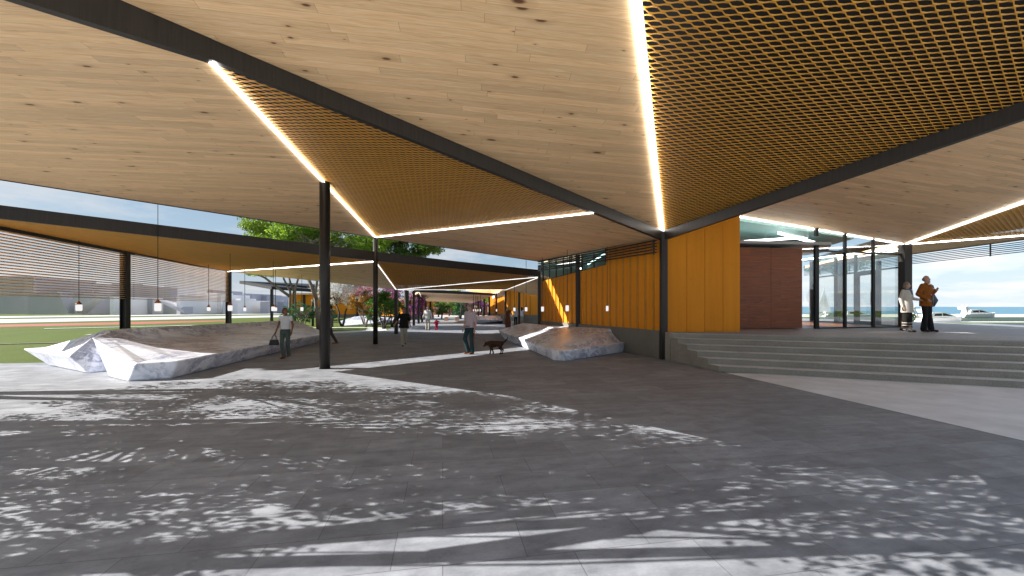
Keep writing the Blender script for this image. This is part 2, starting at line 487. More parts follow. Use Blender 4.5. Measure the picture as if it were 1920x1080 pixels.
# paved square
sheet('plaza_floor', [(-12.2, -40), (13, -40), Lp(-2)[:2], Lp(12.8)[:2], (4.9, 13.3), (1.7, 22.3), (3.5, 40), (3, 60), (-14, 60), (-10.5, 36), (-8.9, 28.6), (-12.4, 24.0), (-12.6, 20.5), (-13.2, 14.2), (-14.2, 12.3), (-19, 11.6), (-30, 10.6), (-30, -40)], 0.0, M['paver'])
ap = [Lp(10.45), Lp(-2), Vector((13.2, -40, 0)), Vector((40, -40, 0)), Vector((40, 9, 0)), Vector((11, 9, 0))]
sheet('smooth_apron', [(p.x + (0.004 if i < 2 else 0), p.y) for i, p in enumerate(ap)], 0.004, M['apron'])
sheet('garden_path', [(-26, 24.6), (-12.3, 24.6), (-8.9, 29.0), (-10.6, 33.5), (-26, 33.0)], -0.006, M['whitepath'])
sheet('garden_lawn', [(-26, 27.0), (-13.0, 27.2), (-10.6, 29.4), (-11.6, 32.6), (-26, 32.6)], -0.002, M['lawn'])
sheet('far_garden_lawn', [(-34, 36.5), (-12.5, 36.5), (-13.5, 47), (-34, 47)], -0.004, M['lawn'])
sheet('rear_court_floor', [(-14, 60), (3, 60), (6, 95), (-22, 95)], -0.008, M['road'])
sheet('added_bounce_court', [(-40, -70), (40, -70), (40, 1.4), (-40, 1.4)], 0.008, M['whitepath'])  # unseen pale ground behind the camera, added to bounce sun onto the ceilings
# edging, track and roads to the left: bands running off to the left distance
def band(name, y_l, y_r, w_l, w_r, z, mat, xl=-140, xr=None):
    """band between two survey rows at photo columns 0 and 430"""
    a, b = G(0, y_l), G(430, y_r); c, d = G(0, y_l + w_l), G(430, y_r + w_r)
    def ext(p, q, x):
        t = (x - p.x) / (q.x - p.x); return p + (q - p) * t
    xr = -2 if xr is None else xr
    poly = [ext(c, d, xl), ext(c, d, xr), ext(a, b, xr), ext(a, b, xl)]
    return sheet(name, [(p.x, p.y) for p in poly], z, mat)
a, b = G(0, 652.5), G(105, 643)
MB().beam((a.x - 12, a.y - 1.75, -.01), (b.x + .4, b.y + .1, -.01), 0.28, 0.03).build('soil_edge', M['soil'])['kind'] = 'structure'
sheet('running_track', [(-140, 6.0), (-44.4, 33.0), (-36.0, 40.0), (-33, 47.5), (-36, 51), (-42, 46.0), (-50, 36.6), (-140, 12)], -0.006, M['track'])
for zz, (y0, y1, w0, w1) in enumerate([(598.5, 592.5, 7.0, 4.0), (592.8, 588.4, 3.2, 1.8)]):
    c0, c1 = G(0, y0), G(430, y1); d0, d1 = G(0, y0 + w0), G(430, y1 + w1)
    e = lambda p, q, t: p + (q - p) * t
    pts = [e(d0, d1, -.5), d0, d1, e(d0, d1, 1.6), e(c0, c1, 1.6), c1, c0, e(c0, c1, -.5)]
    sheet('road', [(p.x, p.y) for p in pts], -0.005, M['road'])
a0, a1 = G(120, 616), G(420, 609)
MB().beam(a0 + (a0 - a1) * .1, a1 + (a1 - a0) * .4, .5, .03).build('kerb_strip', M['whitepath'])['kind'] = 'structure'

# right-hand shore
PZ = 0.87
sheet('verge', [(17, 41), (90, 38), (90, 45), (10, 48)], -0.004, M['lawn'])
sheet('shore_path', [(10, 45.2), (95, 43.0), (95, 45.6), (10, 47.8)], -0.001, M['whitepath'])
sheet('harbour_water', [(8, 47.8), (140, 45.6), (140, 66), (8, 66)], -0.003, M['basin'])
sheet('beach', [(6, 66), (170, 66), (190, 92), (6, 92)], 0.002, M['sand'])
sheet('sea', [(6, 92), (5000, 92), (5000, 9000), (-200, 9000), (6, 400)], 0.006, M['water'])

# ------------------------------------------------------------------ terrace and steps
tl = lambda t: Vector((5.0, 12.87, 0)) + (Vector((13.0, 9.72, 0)) - Vector((5.0, 12.87, 0))) * t      # top nosing
bl = lambda t: Vector((5.42, 10.60, 0)) + (Vector((13.42, 7.24, 0)) - Vector((5.42, 10.60, 0))) * t     # lowest riser
RT = 3.0
terr = [tl(0)[:2], tl(RT)[:2], (34, 6), (34, 20.3), (22.5, 20.2), (20.6, 32), (7, 46), (2.2, 22.4), (5.0, 13.25)]
o = MB().prism(terr, -0.3, PZ).build('terrace_floor', M['terrace']); o['kind'] = 'structure'
st = thing('entrance_steps', 'wide flight of six speckled grey concrete steps up to the terrace', 'steps', (9, 10.5, 0))
NS = 6
for k in range(1, NS):                       # five treads below the terrace edge
    z = PZ * (NS - k) / NS
    f0, f1 = tl(0).lerp(bl(0), k / (NS - 1)), tl(RT).lerp(bl(RT), k / (NS - 1))
    b0, b1 = tl(0).lerp(bl(0), (k - 1) / (NS - 1)), tl(RT).lerp(bl(RT), (k - 1) / (NS - 1))
    n = Vector((-(f1 - f0).y, (f1 - f0).x, 0)).normalized()
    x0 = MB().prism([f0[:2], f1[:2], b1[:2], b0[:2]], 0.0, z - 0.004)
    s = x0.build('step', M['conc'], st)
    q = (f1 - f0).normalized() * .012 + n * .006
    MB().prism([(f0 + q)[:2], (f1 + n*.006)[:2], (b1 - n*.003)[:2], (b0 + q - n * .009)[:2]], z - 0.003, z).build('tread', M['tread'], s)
rf0, rf1 = tl(0), tl(RT)
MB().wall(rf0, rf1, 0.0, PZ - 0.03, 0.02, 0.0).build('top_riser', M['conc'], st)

# ================================================================== ROOFS
A0, B0, C0 = G(609, 691), G(704, 645), G(1243, 673)
AT, BT = At(609, 343, A0.y), At(704, 445, B0.y)
# fold line A-B carried on towards the camera until photo column 397
s = 0.0
for i in range(4000):
    s = i * 0.0005
    P = AT + (AT - BT) * s
    if P.x / P.y * F + CX <= 397: break
Cb = At(1243, 451, C0.y)                       # beam undersides meet here
Ct = Cb + Vector((0, 0, .30))
bd = P - Cb
BE = P + bd.normalized() * 2.9                # beam end, just outside the frame
UP = Vector((0, 0, .30))
LED0n = At(1195, 0, 4.96)
LEDx = Ct + (LED0n - Ct) * 1.12
Et = At(1920, 192, 6.55); Eb = Et - Vector((0, 0, .28))
Ext = Ct + (Et - Ct) * 1.25; Exb = Cb + (Eb - Cb) * 1.25
zW1 = plane(P + UP, Ct, LED0n)
zM1 = plane(Ct, LED0n, Et)
eL = At(0, 341, 11.1)
zW2 = plane(P, BT, (eL.x, eL.y, 5.18))
ed = Vector((eL.x, eL.y, 0)) - Vector((BT.x, BT.y, 0))
Kl = Vector((-14.6, 9.6, 0))
# put the corner exactly on the eave line
t_ = (Kl.x - BT.x) / ed.x; Kl.y = BT.y + ed.y * t_

def ceil_panel(poly, zf, parent, mat, t=0.14, name='wood_ceiling'):
    return MB().prism([p[:2] for p in poly], lambda x, y: zf(x, y), lambda x, y: zf(x, y) + t).build(name, mat, parent)
def deck(poly, zf, parent, h=0.5, t=0.1, name='roof_deck', mat='void'):
    return MB().prism([p[:2] for p in poly], lambda x, y: zf(x, y) + h, lambda x, y: zf(x, y) + h + t).build(name, M[mat], parent)

def mesh_panel(poly, band, a, b, parent, depth=0.012, name='mesh_ceiling'):
    """expanded-metal ceiling in the plane of three points, trimmed to the triangle/quad"""
    poly = [Vector(p) for p in poly]
    nrm = (poly[1] - poly[0]).cross(poly[2] - poly[0]).normalized()
    if nrm.z < 0: nrm = -nrm
    bv = Vector((band[0], band[1], 0)); bv.z = -(nrm.x * bv.x + nrm.y * bv.y) / nrm.z
    u = bv.normalized(); v = nrm.cross(u)
    c0 = sum(poly, Vector()) / len(poly)
    P2 = np.array([[(p - c0).dot(u), (p - c0).dot(v)] for p in poly])
    lo, hi = P2.min(0), P2.max(0)
    ii = np.arange(int(lo[1] / (b / 2)) - 2, int(hi[1] / (b / 2)) + 3)
    jj = np.arange(int(lo[0] / a) - 2, int(hi[0] / a) + 3)
    I, J = np.meshgrid(ii, jj, indexing='ij')
    cu = (J * a + (I % 2) * a / 2).ravel(); cv = (I * b / 2).ravel()
    # keep cells inside (or within half a cell of) the polygon
    keep = np.ones(len(cu), bool); area = 0
    for k in range(len(P2)):
        x0, y0 = P2[k]; x1, y1 = P2[(k + 1) % len(P2)]; area += x0 * y1 - x1 * y0
    sg = 1 if area > 0 else -1
    for k in range(len(P2)):
        x0, y0 = P2[k]; x1, y1 = P2[(k + 1) % len(P2)]
        L = math.hypot(x1 - x0, y1 - y0)
        d = sg * ((x1 - x0) * (cv - y0) - (y1 - y0) * (cu - x0)) / L
        keep &= d > -b * 0.55
    cu, cv = cu[keep], cv[keep]; n = len(cu)
    out = np.array([[0, .5*b], [.5*a, 0], [0, -.5*b], [-.5*a, 0]])                     # (u, v): R T L B
    inn = np.array([[-.03*a, .442*b], [.355*a, .12*b], [.295*a, -.135*b], [.03*a, -.442*b], [-.355*a, -.12*b], [-.295*a, .135*b]])
    loc = np.vstack([out, inn, inn])                                                   # 16 verts
    hh = np.array([0]*10 + [depth]*6)
    U = cu[:, None] + loc[None, :, 0]; V = cv[:, None] + loc[None, :, 1]
    un, vn, nn, cc = (np.array(q) for q in (u, v, nrm, c0))
    W = cc + U[..., None]*un + V[..., None]*vn + hh[None, :, None]*nn
    off = np.array(wloc(parent)); W = (W - off).reshape(-1, 3)
    fc = [(0,1,5,4), (1,6,5), (1,2,7,6), (2,3,8,7), (3,9,8), (3,0,4,9)]
    for k in range(6): fc.append((4+k, 4+(k+1)%6, 10+(k+1)%6, 10+k))
    me = bpy.data.meshes.new(name)
    base = (np.arange(n) * 16)[:, None]
    lens = np.array([len(f) for f in fc]); flat = np.concatenate([np.array(f) for f in fc])
    loops = (base + flat[None, :]).ravel()
    me.vertices.add(len(W)); me.vertices.foreach_set('co', W.ravel())
    me.loops.add(len(loops)); me.loops.foreach_set('vertex_index', loops.astype(np.int32))
    tot = np.tile(lens, n); start = np.concatenate([[0], np.cumsum(tot)[:-1]])
    me.polygons.add(len(tot)); me.polygons.foreach_set('loop_start', start.astype(np.int32)); me.polygons.foreach_set('loop_total', tot.astype(np.int32))
    me.update(calc_edges=True)
    bm = bmesh.new(); bm.from_mesh(me)
    for k in range(len(poly)):
        p, q = poly[k], poly[(k + 1) % len(poly)]
        e = (q - p).normalized(); no = nrm.cross(e) * sg
        bmesh.ops.bisect_plane(bm, geom=bm.verts[:] + bm.edges[:] + bm.faces[:], plane_co=p - Vector(off), plane_no=-no, clear_outer=True, clear_inner=False)
    bm.to_mesh(me); bm.free()
    me.materials.append(M['gold'])
    o = bpy.data.objects.new(name, me); COL.objects.link(o); o.parent = parent
    return o

def led(a, b, parent, w=0.12, h=0.05, name='light_strip', flank=True):
    a = Vector(a); b = Vector(b)
    d = Vector((b.x - a.x, b.y - a.y, 0)).normalized(); p = Vector((-d.y, d.x, 0)); lo = Vector((0, 0, -h)); hi = Vector((0, 0, .015))
    # aluminium-profile section: lens underneath, lit flanks turned up to the soffit
    o = MB().hexa([a + p*w/2 + lo, a - p*w/2 + lo, b - p*w/2 + lo, b + p*w/2 + lo], [a + p*w*.18 + hi, a - p*w*.18 + hi, b - p*w*.18 + hi, b + p*w*.18 + hi]).build(name, M['led' if flank else 'led_low'], parent)
    o.data.materials.append(M['led_low'])
    for q in o.data.polygons:
        if q.normal.z < -.7: q.material_index = 1
    return o

# ---- canopy 1: over the camera
r1 = thing('roof_canopy', 'nearest folded canopy overhead with a big gold mesh panel right of its light strip', 'canopy', (Cb.x, Cb.y, Cb.z), 'folded timber roof canopies')
BEt = BE + UP
w1 = [BEt, P + UP, Ct, LEDx, Vector((-1.5, 1.9, 0)), Vector((-8.75, 1.9, 0)), Vector((-8.2, 2.7, 0))]
ceil_panel(w1, zW1, r1, M['pine'])
deck([p for p in w1], zW1, r1, 0.62)
mesh_panel([Ct, LEDx, Ext], (-.19, 1.0), 0.122, 0.270, r1)
m1 = [Ct, Vector((LEDx.x, LEDx.y, 0)), Vector((Ext.x, Ext.y, 0))]
deck(m1, zM1, r1, 0.62)
led(Ct, LEDx, r1, 0.12, .04)
mb = MB(); mb.beam(P, Cb, 0.12, 0.295); mb.build('edge_beam', M['steel'], r1)
BEb = Vector((BE.x, BE.y, zW2(BE.x, BE.y) - .05)); mb = MB(); d_ = Vector((Cb.x - P.x, Cb.y - P.y, 0)).normalized(); q_ = Vector((-d_.y, d_.x, 0)) * .062
mb.hexa([P + q_ - Vector((0,0,.012)), P - q_ - Vector((0,0,.012)), BEb - q_, BEb + q_], [P + q_ + UP, P - q_ + UP, BE - q_ + UP, BE + q_ + UP]); mb.build('edge_beam', M['steel'], r1)
mb = MB(); mb.beam(Cb, Exb, 0.12, 0.285); mb.build('edge_beam', M['steel'], r1)
# unseen closing strips above the beams, added to block stray sun
mb = MB()
for a, b in ((Cb, Exb),): mb.beam(a + Vector((0, 0, .285)), b + Vector((0, 0, .285)), .05, 1.35)
mb.beam(BEt + Vector((0,0,.14)), Ct + Vector((0,0,.14)), .05, .5)
mb.build('sun_stop_fascia', M['void'], r1)

# ---- canopy 2: middle, on the two round columns
r2 = thing('roof_canopy', 'middle folded canopy resting on the two round columns with a long triangle of gold mesh', 'canopy', (BT.x, BT.y, BT.z), 'folded timber roof canopies')
s = 0
for i in range(1, 4000):                     # where the second light strip meets the beam
    Q = P + (Cb - P) * (i / 4000)
    if Q.x / Q.y * F + CX >= 1112: break
E3 = At(1010, 490, 22.0)
w2 = [P, BT, Kl, Vector((-10.15, 7.72, 0)), BE]
ceil_panel(w2, zW2, r2, M['pine'])
deck(w2, zW2, r2, 0.42, 0.1, 'roof_deck', 'void')
Qm = Q + Vector((0, 0, .02)); Pm = P + Vector((0, 0, .02)); Bm = BT + Vector((0, 0, .02))
mesh_panel([Pm, Bm, Qm], (-.19, 1.0), 0.122, 0.270, r2)
zM2 = plane(P, BT, Q); deck([P, BT, Q], zM2, r2, 0.42)
zW3a, zW3b = plane(BT, Q, E3), plane(Q, Cb, E3)
CbR = Cb + Vector((0, 0, 0.02))
ceil_panel([BT, E3, Q], zW3a, r2, M['pine'])
ceil_panel([Q, E3, Cb], zW3b, r2, M['pine'])
deck([BT, E3, Q], zW3a, r2, 0.42, 0.1, 'roof_deck', 'void'); deck([Q, E3, Cb], zW3b, r2, 0.42, 0.1, 'roof_deck', 'void')
led(P, BT, r2, 0.085, .03); led(BT, Q, r2, 0.06, .02)
mb = MB()
Kl3 = Vector((Kl.x, Kl.y, zW2(Kl.x, Kl.y)))
mb.beam(BT, Kl3, 0.08, 0.2, drop=0.015); mb.build('eave_fascia', M['steel_blk'], r2)
mb = MB(); mb.beam(BT, E3, 0.08, 0.18, drop=0.015); mb.build('eave_fascia', M['steel_blk'], r2)

# ---- canopy 3: beyond the sky slot
def quadbeam(a_t, a_b, b_t, b_b, w):
    d = Vector((b_t.x - a_t.x, b_t.y - a_t.y, 0)).normalized(); p = Vector((-d.y, d.x, 0)) * w / 2
    return MB().hexa([a_b + p, a_b - p, b_b - p, b_b + p], [a_t + p, a_t - p, b_t - p, b_t + p])
r3 = thing('roof_canopy', 'low folded canopy beyond the sky slot, its dark front beam ending at the ochre hall', 'canopy', (B0.x, B0.y, 4), 'folded timber roof canopies')
B2t, B2b = At(704, 472, B0.y), At(704, 489.5, B0.y)
N1t, N1b = At(0, 385, 11.3), At(0, 410.5, 11.3)
N0t, N0b = N1t + (N1t - B2t) * .06, N1b + (N1b - B2b) * .06
W2t, W2b = At(1012, 508.5, 22.3), At(1012, 519, 22.3)
quadbeam(N0t, N0b, B2t, B2b, .12).build('edge_beam', M['steel'], r3)
quadbeam(B2t, B2b, W2t, W2b, .12).build('edge_beam', M['steel'], r3)
S1 = At(231, 474.5, 18.3); S2 = At(427, 509, 29.5)
S0 = At(0, 430, 12.6); Sx = S1 + (S0 - S1) * 1.25
K0 = G(743, 626); KT = At(743, 543, K0.y)
band3 = (-.19, 1.0)
zM3 = plane(N1b, B2b, S2)
m3 = [Vector((p.x, p.y, zM3(p.x, p.y))) for p in (N0b, B2b, S2, Vector((Sx.x - .1, Sx.y, 0)))]
mesh_panel(m3, band3, 0.122, 0.27, r3)
deck(m3, zM3, r3, 0.28)
zW5 = plane(B2b, S2, KT)
ceil_panel([B2b, KT, S2], zW5, r3, M['pine_far'])
deck([B2b, KT, S2], zW5, r3, 0.28, 0.1, 'roof_deck', 'deck')
zM5 = plane(B2b, KT, W2b)
mesh_panel([B2b, KT, W2b], band3, 0.122, 0.27, r3)
deck([B2b, KT, W2b], zM5, r3, 0.28)
ML = At(949, 543, 34.0)
zM6 = plane(KT, W2b, ML)
mesh_panel([KT, W2b, ML], band3, 0.17, 0.34, r3)
deck([KT, W2b, ML], zM6, r3, 0.28)
NR = At(1016, 546, 26.5)
zW6 = plane(ML, W2b, NR + Vector((0.6, 0, .0)))
ceil_panel([W2b, ML, NR + Vector((3.0, 1.5, 0)), W2b + Vector((1.5, 0, 0))], zW6, r3, M['pine_far'])
led(S2, B2b + Vector((0,0,-.02)), r3, .045, .02); led(B2b, KT, r3, .06, .025, flank=False); led(KT, W2b, r3, .05, .025, flank=False); led(W2b, ML, r3, .05, .025, flank=False)
led(KT, ML, r3, .05, .02, flank=False)
MB().beam(Vector((Sx.x, Sx.y, S1.z + (Sx - S1).z)), S1, .08, .46, .02).beam(S1, S2, .08, .46, .02).build('eave_fascia', M['steel_blk'], r3)
MB().beam(S2, KT, .05, .12, .0).build('eave_fascia', M['steel_blk'], r3)

# ---- canopy 4: over the terrace on the right
DG = G(1697, 614, PZ); D0 = Vector((DG.x, DG.y, PZ)); DT = At(1697, 458, D0.y)
zW4 = plane(At(1385, 404, 14.7), DT, At(1700, 245, 7.76))
# second strip runs from the column head to the right edge of the view
def hit_plane(px, py, zf):
    Y = 1.0
    for i in range(20000):
        p = At(px, py, Y)
        if p.z >= zf(p.x, p.y): return p
        Y += 0.005
    return p
V2 = hit_plane(1920, 379, zW4); V2x = DT + (V2 - DT) * 1.25
QL = At(1352, 395, 14.7); QL.z = zW4(QL.x, QL.y)
Fb = Cb + (Eb - Cb) * 0.18
r4 = thing('roof_canopy', 'folded canopy over the terrace, its timber soffit meeting the square column behind the couple', 'canopy', (DT.x, DT.y, DT.z), 'folded timber roof canopies')
w4 = [Vector((Fb.x, Fb.y, 0)) + Vector((.07, .03, 0)), Vector((Exb.x, Exb.y, 0)) + Vector((.07, .03, 0)), V2x, DT, Vector((QL.x, QL.y, 0))]
ceil_panel(w4, zW4, r4, M['pine'])
deck(w4, zW4, r4, 0.42, .1)
V3 = At(1920, 441, 14.4); V3x = DT + (V3 - DT) * 1.3
zM4 = plane(DT, V2, V3)
mesh_panel([DT, V2x, V3x], (-.19, 1.0), 0.122, 0.27, r4)
deck([DT, V2x, V3x], zM4, r4, 0.42)
EV1 = At(1920, 449, 15.4); EV2 = At(1508, 503, 26.0)
EV0 = EV1 + (EV1 - EV2) * .15
zW7 = plane(DT, V3, EV1); zW7b = plane(DT, EV1, EV2)
ceil_panel([DT, V3x, EV0, EV1], zW7, r4, M['pine'])
ceil_panel([DT, EV1, EV2], zW7b, r4, M['pine'])
deck([DT, V3x, EV0, EV1], zW7, r4, .42, .1); deck([DT, EV1, EV2], zW7b, r4, .42, .1)
led(QL, DT, r4, .08, .04); led(DT, V2x, r4, .09, .035); led(DT, V3x, r4, .06, .03)
MB().beam(EV0, EV1, .08, .16, .02).beam(EV1, EV2, .08, .16, .02).build('eave_fascia', M['steel_blk'], r4)
DB = At(1530, 474, 23.0)
led(DT + Vector((-.05, .3, -.12)), DT + Vector((.6, 9.5, .25)), r4, .10)

# ---- canopy 5: far, over the rear court
r5 = thing('roof_canopy', 'small far canopy over the rear court behind the walking parent and child', 'canopy', (-8, 44, 3), 'folded timber roof canopies')
a_, b_ = At(776, 541, 37.5), At(928, 550, 40)
quadbeam(a_, At(776, 547.5, 37.5), b_, At(928, 554, 40), .12).build('edge_beam', M['steel_blk'], r5)
p1, p2, p3, p4 = At(786, 548, 38), At(793, 564.5, 50), At(886, 556, 52), At(926, 554, 40.2)
z5 = plane(p1, p2, p4)
ceil_panel([p1, p2, p3, p4], z5, r5, M['pine_far'])
led(p1, p2, r5, .05, .02, flank=False)
q1_, q2_, q3_, q4_ = At(874, 545, 46), At(955, 541, 41), At(952, 544, 36), At(918, 553, 44)
ceil_panel([q1_, q2_, q4_], plane(q1_, q2_, q4_), r5, M['pine_far']); ceil_panel([q2_, q3_, q4_], plane(q2_, q3_, q4_), r5, M['pine_far']); 
p0 = At(766, 560, 44)
ceil_panel([p1, p0, p2], plane(p1, p0, p2), r5, M['pine_far'])

# ================================================================== COLUMNS
def column(name, base, zt, label, r=None, w=None, seg=24):
    t = thing(name, label, 'column', base, 'dark steel canopy columns')
    m = MB()
    if r: m.lathe(base, [(r, 0), (r, zt - base[2])], seg)
    else: m.box((base[0]-w/2, base[1]-w/2, base[2]), (base[0]+w/2, base[1]+w/2, zt))
    m.build('shaft', M['steel'], t, smooth=bool(r))
    m = MB()
    if r: m.lathe((base[0], base[1], base[2] + .001), [(r + .012, 0), (r + .012, .012)], seg)
    else: m.box((base[0]-w/2-.01, base[1]-w/2-.01, base[2]), (base[0]+w/2+.01, base[1]+w/2+.01, base[2] + .012))
    m.build('base_plate', M['steel_blk'], t)
    return t
column('round_column', A0, AT.z + .02, 'round dark column right of the woman in the white tee, in the light stripe', r=.138)
column('round_column', B0, BT.z + .02, 'round dark column standing between the far blossoms and the woman in black', r=.105)
column('square_column', C0 + Vector((0, -.06, 0)), Cb.z + .25, 'slim dark column against the concrete wall beside the steps', w=.19)
column('square_column', D0, DT.z, 'dark square column right behind the elderly couple on the terrace', w=.29)
column('square_column', G(743, 626), KT.z, 'dark column just left of the woman in the black top', w=.20)
for px, py, lab in ((764, 616, 'dark column right behind the head of the woman in black'), (776, 610.5, 'dark column third of the row left of the parent and child'), (785, 607, 'dark column between the row and the parent in white, fourth away'), (791.5, 604, 'farthest dark column of the row beside the parent in white')):
    b = G(px, py); column('square_column', b, At(px, 545 if px < 780 else 551, b.y).z, lab, w=.20)
# columns along the ochre hall
WL = lambda Y: Vector((4.91 - 0.3586 * (Y - 13.18), Y, 0))     # face of the ochre hall
column('square_column', WL(18.35) + Vector((-.09, -.03, 0)), 4.05, 'dark column standing against the ochre ribbed wall above the right bench', w=.17)
column('square_column', WL(22.35) + Vector((-.12, 0, 0)), 3.95, 'dark corner column at the far end of the ochre ribbed hall', w=.16)

# ================================================================== SLAT SCREENS (left)
def slat_screen(a, b, ya, yb, label):
    t = thing('slat_screen', label, 'screen', ((a.x + b.x)/2, (a.y + b.y)/2, 2.0), 'timber slat screens of the low canopy')
    m = MB(); z = 2.05
    while z < max(ya, yb) - .05:
        t0, t1 = 0.0, 1.0
        if z > ya: t0 = (z - ya) / (yb - ya)
        if z > yb: t1 = (z - ya) / (yb - ya)
        m.beam(Vector((a.x, a.y, z)).lerp(Vector((b.x, b.y, z)), t0), Vector((a.x, a.y, z)).lerp(Vector((b.x, b.y, z)), t1), .125, .036)
        z += .0945
    m.build('slats', M['slat_wood'], t)
    for f in (.004, .996):
        p = a.lerp(b, f); MB().box((p.x - .10, p.y - .02, 2.0), (p.x - .06, p.y + .02, ya + (yb - ya) * f)).build('mounting_rail', M['steel_blk'], t)
    return t
pa = Vector((S1.x, S1.y, 0)); pb = Vector((S2.x, S2.y, 0)); pxx = Vector((Sx.x, Sx.y, 0))
slat_screen(pxx, pa, Sx.z, S1.z, 'near bay of horizontal timber slats at the left edge, before the first post')
slat_screen(pa, pb, S1.z, S2.z, 'second bay of horizontal timber slats between the two posts by the lawn')
def hpost(p, zt, label, w=.30):
    t = thing('flanged_post', label, 'post', p, 'steel posts of the slat screen')
    MB().box((p.x-w/2, p.y-.02, 0), (p.x-w/2+.03, p.y+.2, zt)).box((p.x+w/2-.03, p.y-.02, 0), (p.x+w/2, p.y+.2, zt)).build('flange', M['steel'], t)
    MB().box((p.x-w/2+.03, p.y+.07, 0), (p.x+w/2-.03, p.y+.11, zt)).build('web', M['steel_blk'], t)
    return t
hpost(pa, S1.z, 'dark flanged post on the lawn behind the front benches, first from the left')
hpost(pb, S2.z, 'dark flanged post at the far end of the slat screen')

# ================================================================== OCHRE HALL (left of the steps)
hall = thing('ochre_hall', 'ochre ribbed metal hall on a concrete plinth beside the steps, high windows under its eave', 'building', (WL(18).x, 18, 0))
def ribbed(a, b, z0a, z0b, z1a, z1b, parent, pitch=.40, rib=.085, d=.05):
    """standing-seam cladding as one mesh: flat pans with raised ribs"""
    a = Vector((a.x, a.y, 0)); b = Vector((b.x, b.y, 0))
    dv = (b - a); L = dv.length; dv.normalize(); out = Vector((dv.y, -dv.x, 0))
    if out.dot(Vector((0, 0, 0)) - a) < 0: out = -out
    m = MB(); m.wall(a, b, z0a, z1a, .10, 0.0 if out.dot(Vector((-dv.y, dv.x, 0))) > 0 else 1.0, z0b, z1b)
    pan = m.build('cladding', M['yellow'], parent)
    m = MB(); k = pitch * .5
    while k < L - .05:
        f0, f1 = k / L, (k + rib) / L
        q0, q1 = a + dv * k, a + dv * (k + rib)
        za0, za1 = z0a + (z0b - z0a) * f0, z1a + (z1b - z1a) * f0
        zb0, zb1 = z0a + (z0b - z0a) * f1, z1a + (z1b - z1a) * f1
        Z = lambda v, z: Vector((v.x, v.y, z))
        o_ = out * d; i_ = dv * .018
        m.hexa([Z(q0, za0 + .004), Z(q1, zb0 + .004), Z(q1 + o_ - i_, zb0 + .004), Z(q0 + o_ + i_, za0 + .004)],
               [Z(q0, za1 - .003), Z(q1, zb1 - .003), Z(q1 + o_ - i_, zb1 - .003), Z(q0 + o_ + i_, za1 - .003)])
        k += pitch
    if m.v: m.build('rib', M['rib'], pan)
    return pan
yW, yE, yM = 16.30, 22.3, 18.35          # window jamb, far corner, middle column
zs = lambda Y: 3.10 + (22.3 - Y) / 5.94 * .28
ribbed(WL(13.35), WL(yW), .92, .92, 4.35, 4.35, hall, .43)
ribbed(WL(yW + .01), WL(yM), .92, .92, zs(yW), zs(yM), hall, .43)
ribbed(WL(yM + .01), WL(yE), .92, .92, zs(yM), zs(yE), hall, .43)
off = Vector((.06, .02, 0))
MB().wall(WL(13.25), WL(22.4), 0.0, .92, .10, 1.0).build('plinth', M['plinth'], hall)
MB().wall(WL(13.22), Lp(12.80), 0, .90, .06, .5, 0, PZ - .01).build('stair_cheek', M['conc'], hall)
def win(Y0, Y1, n):
    zt0, zt1 = 4.12, 4.12
    a, b = WL(Y0) + off, WL(Y1) + off
    fr = MB()
    for i in range(n + 1):
        q = a.lerp(b, i / n); Yq = Y0 + (Y1 - Y0) * i / n
        fr.box((q.x - .025, q.y - .025, zs(Yq)), (q.x + .025, q.y + .025, zt0))
    fr.wall(a, b, zs(Y0), zs(Y0) + .04, .05, .5, zs(Y1), zs(Y1) + .04)
    f = fr.build('window_frame', M['steel_blk'], hall)
    MB().wall(a + Vector((.02, .01, 0)), b + Vector((.02, .01, 0)), zs(Y0) + .04, zt0, .008, .5, zs(Y1) + .04, zt1).build('pane', M['glass_teal'] if Y0 < 18 else M['glass'], f)
win(yW + .02, yM - .1, 2); win(yM + .12, yE - .05, 5)
# inside of the hall: floor, back wall, ceiling, bars of light
ins = MB()
q0, q1 = WL(13.3) + Vector((2.9, 1.0, 0)), WL(22.4) + Vector((2.9, 1.0, 0))
ins.wall(q0, q1, .9, 4.3, .1, .5)
ins.wall(WL(22.38), q1, .9, 4.2, .08, .5)
ins.build('inner_wall', M['teal'], hall)
MB().wall(q0.lerp(q1, .62) - Vector((.12, .05, 0)), q1 - Vector((.12, .05, 0)), .9, 4.12, .05, .5).build('inner_wall', M['cream'], hall)
MB().prism([(WL(13.4) + Vector((.12, 0, 0)))[:2], q0[:2], (WL(18.3) + Vector((2.9, 1.0, 0)))[:2], (WL(18.3) + Vector((.12, 0, 0)))[:2]], 4.14, 4.22).build('inner_ceiling', M['teal'], hall)
MB().prism([(WL(18.42) + Vector((.12, 0, 0)))[:2], (WL(18.42) + Vector((2.9, 1.0, 0)))[:2], q1[:2], (WL(22.3) + Vector((.12, 0, 0)))[:2]], 4.14, 4.22).build('inner_ceiling', M['cream'], hall)
MB().wall(WL(yM) + Vector((.15, .05, 0)), WL(yM) + Vector((2.9, 1.0, 0)), .9, 4.13, .08).build('inner_partition', M['greyplaster'], hall)
MB().beam(WL(18.2) + Vector((.3, 0, 3.58)), WL(16.45) + Vector((.35, 0, 4.02)), .05, .05).build('light_bar', M['led_in'], hall)
MB().beam(WL(16.9) + Vector((1.1, 0, 3.78)), WL(16.4) + Vector((.9, 0, 3.8)), .08, .08).build('light_bar', M['led_in'], hall)
MB().beam(WL(22.1) + Vector((.5, .2, 3.98)), WL(18.7) + Vector((.5, 0, 3.78)), .04, .04).build('light_bar', M['led_in'], hall)
MB().beam(WL(20.6) + Vector((1.2, 0, 3.6)), WL(19.9) + Vector((1.2, 0, 3.6)), .25, .05).build('light_bar', M['led_in'], hall)
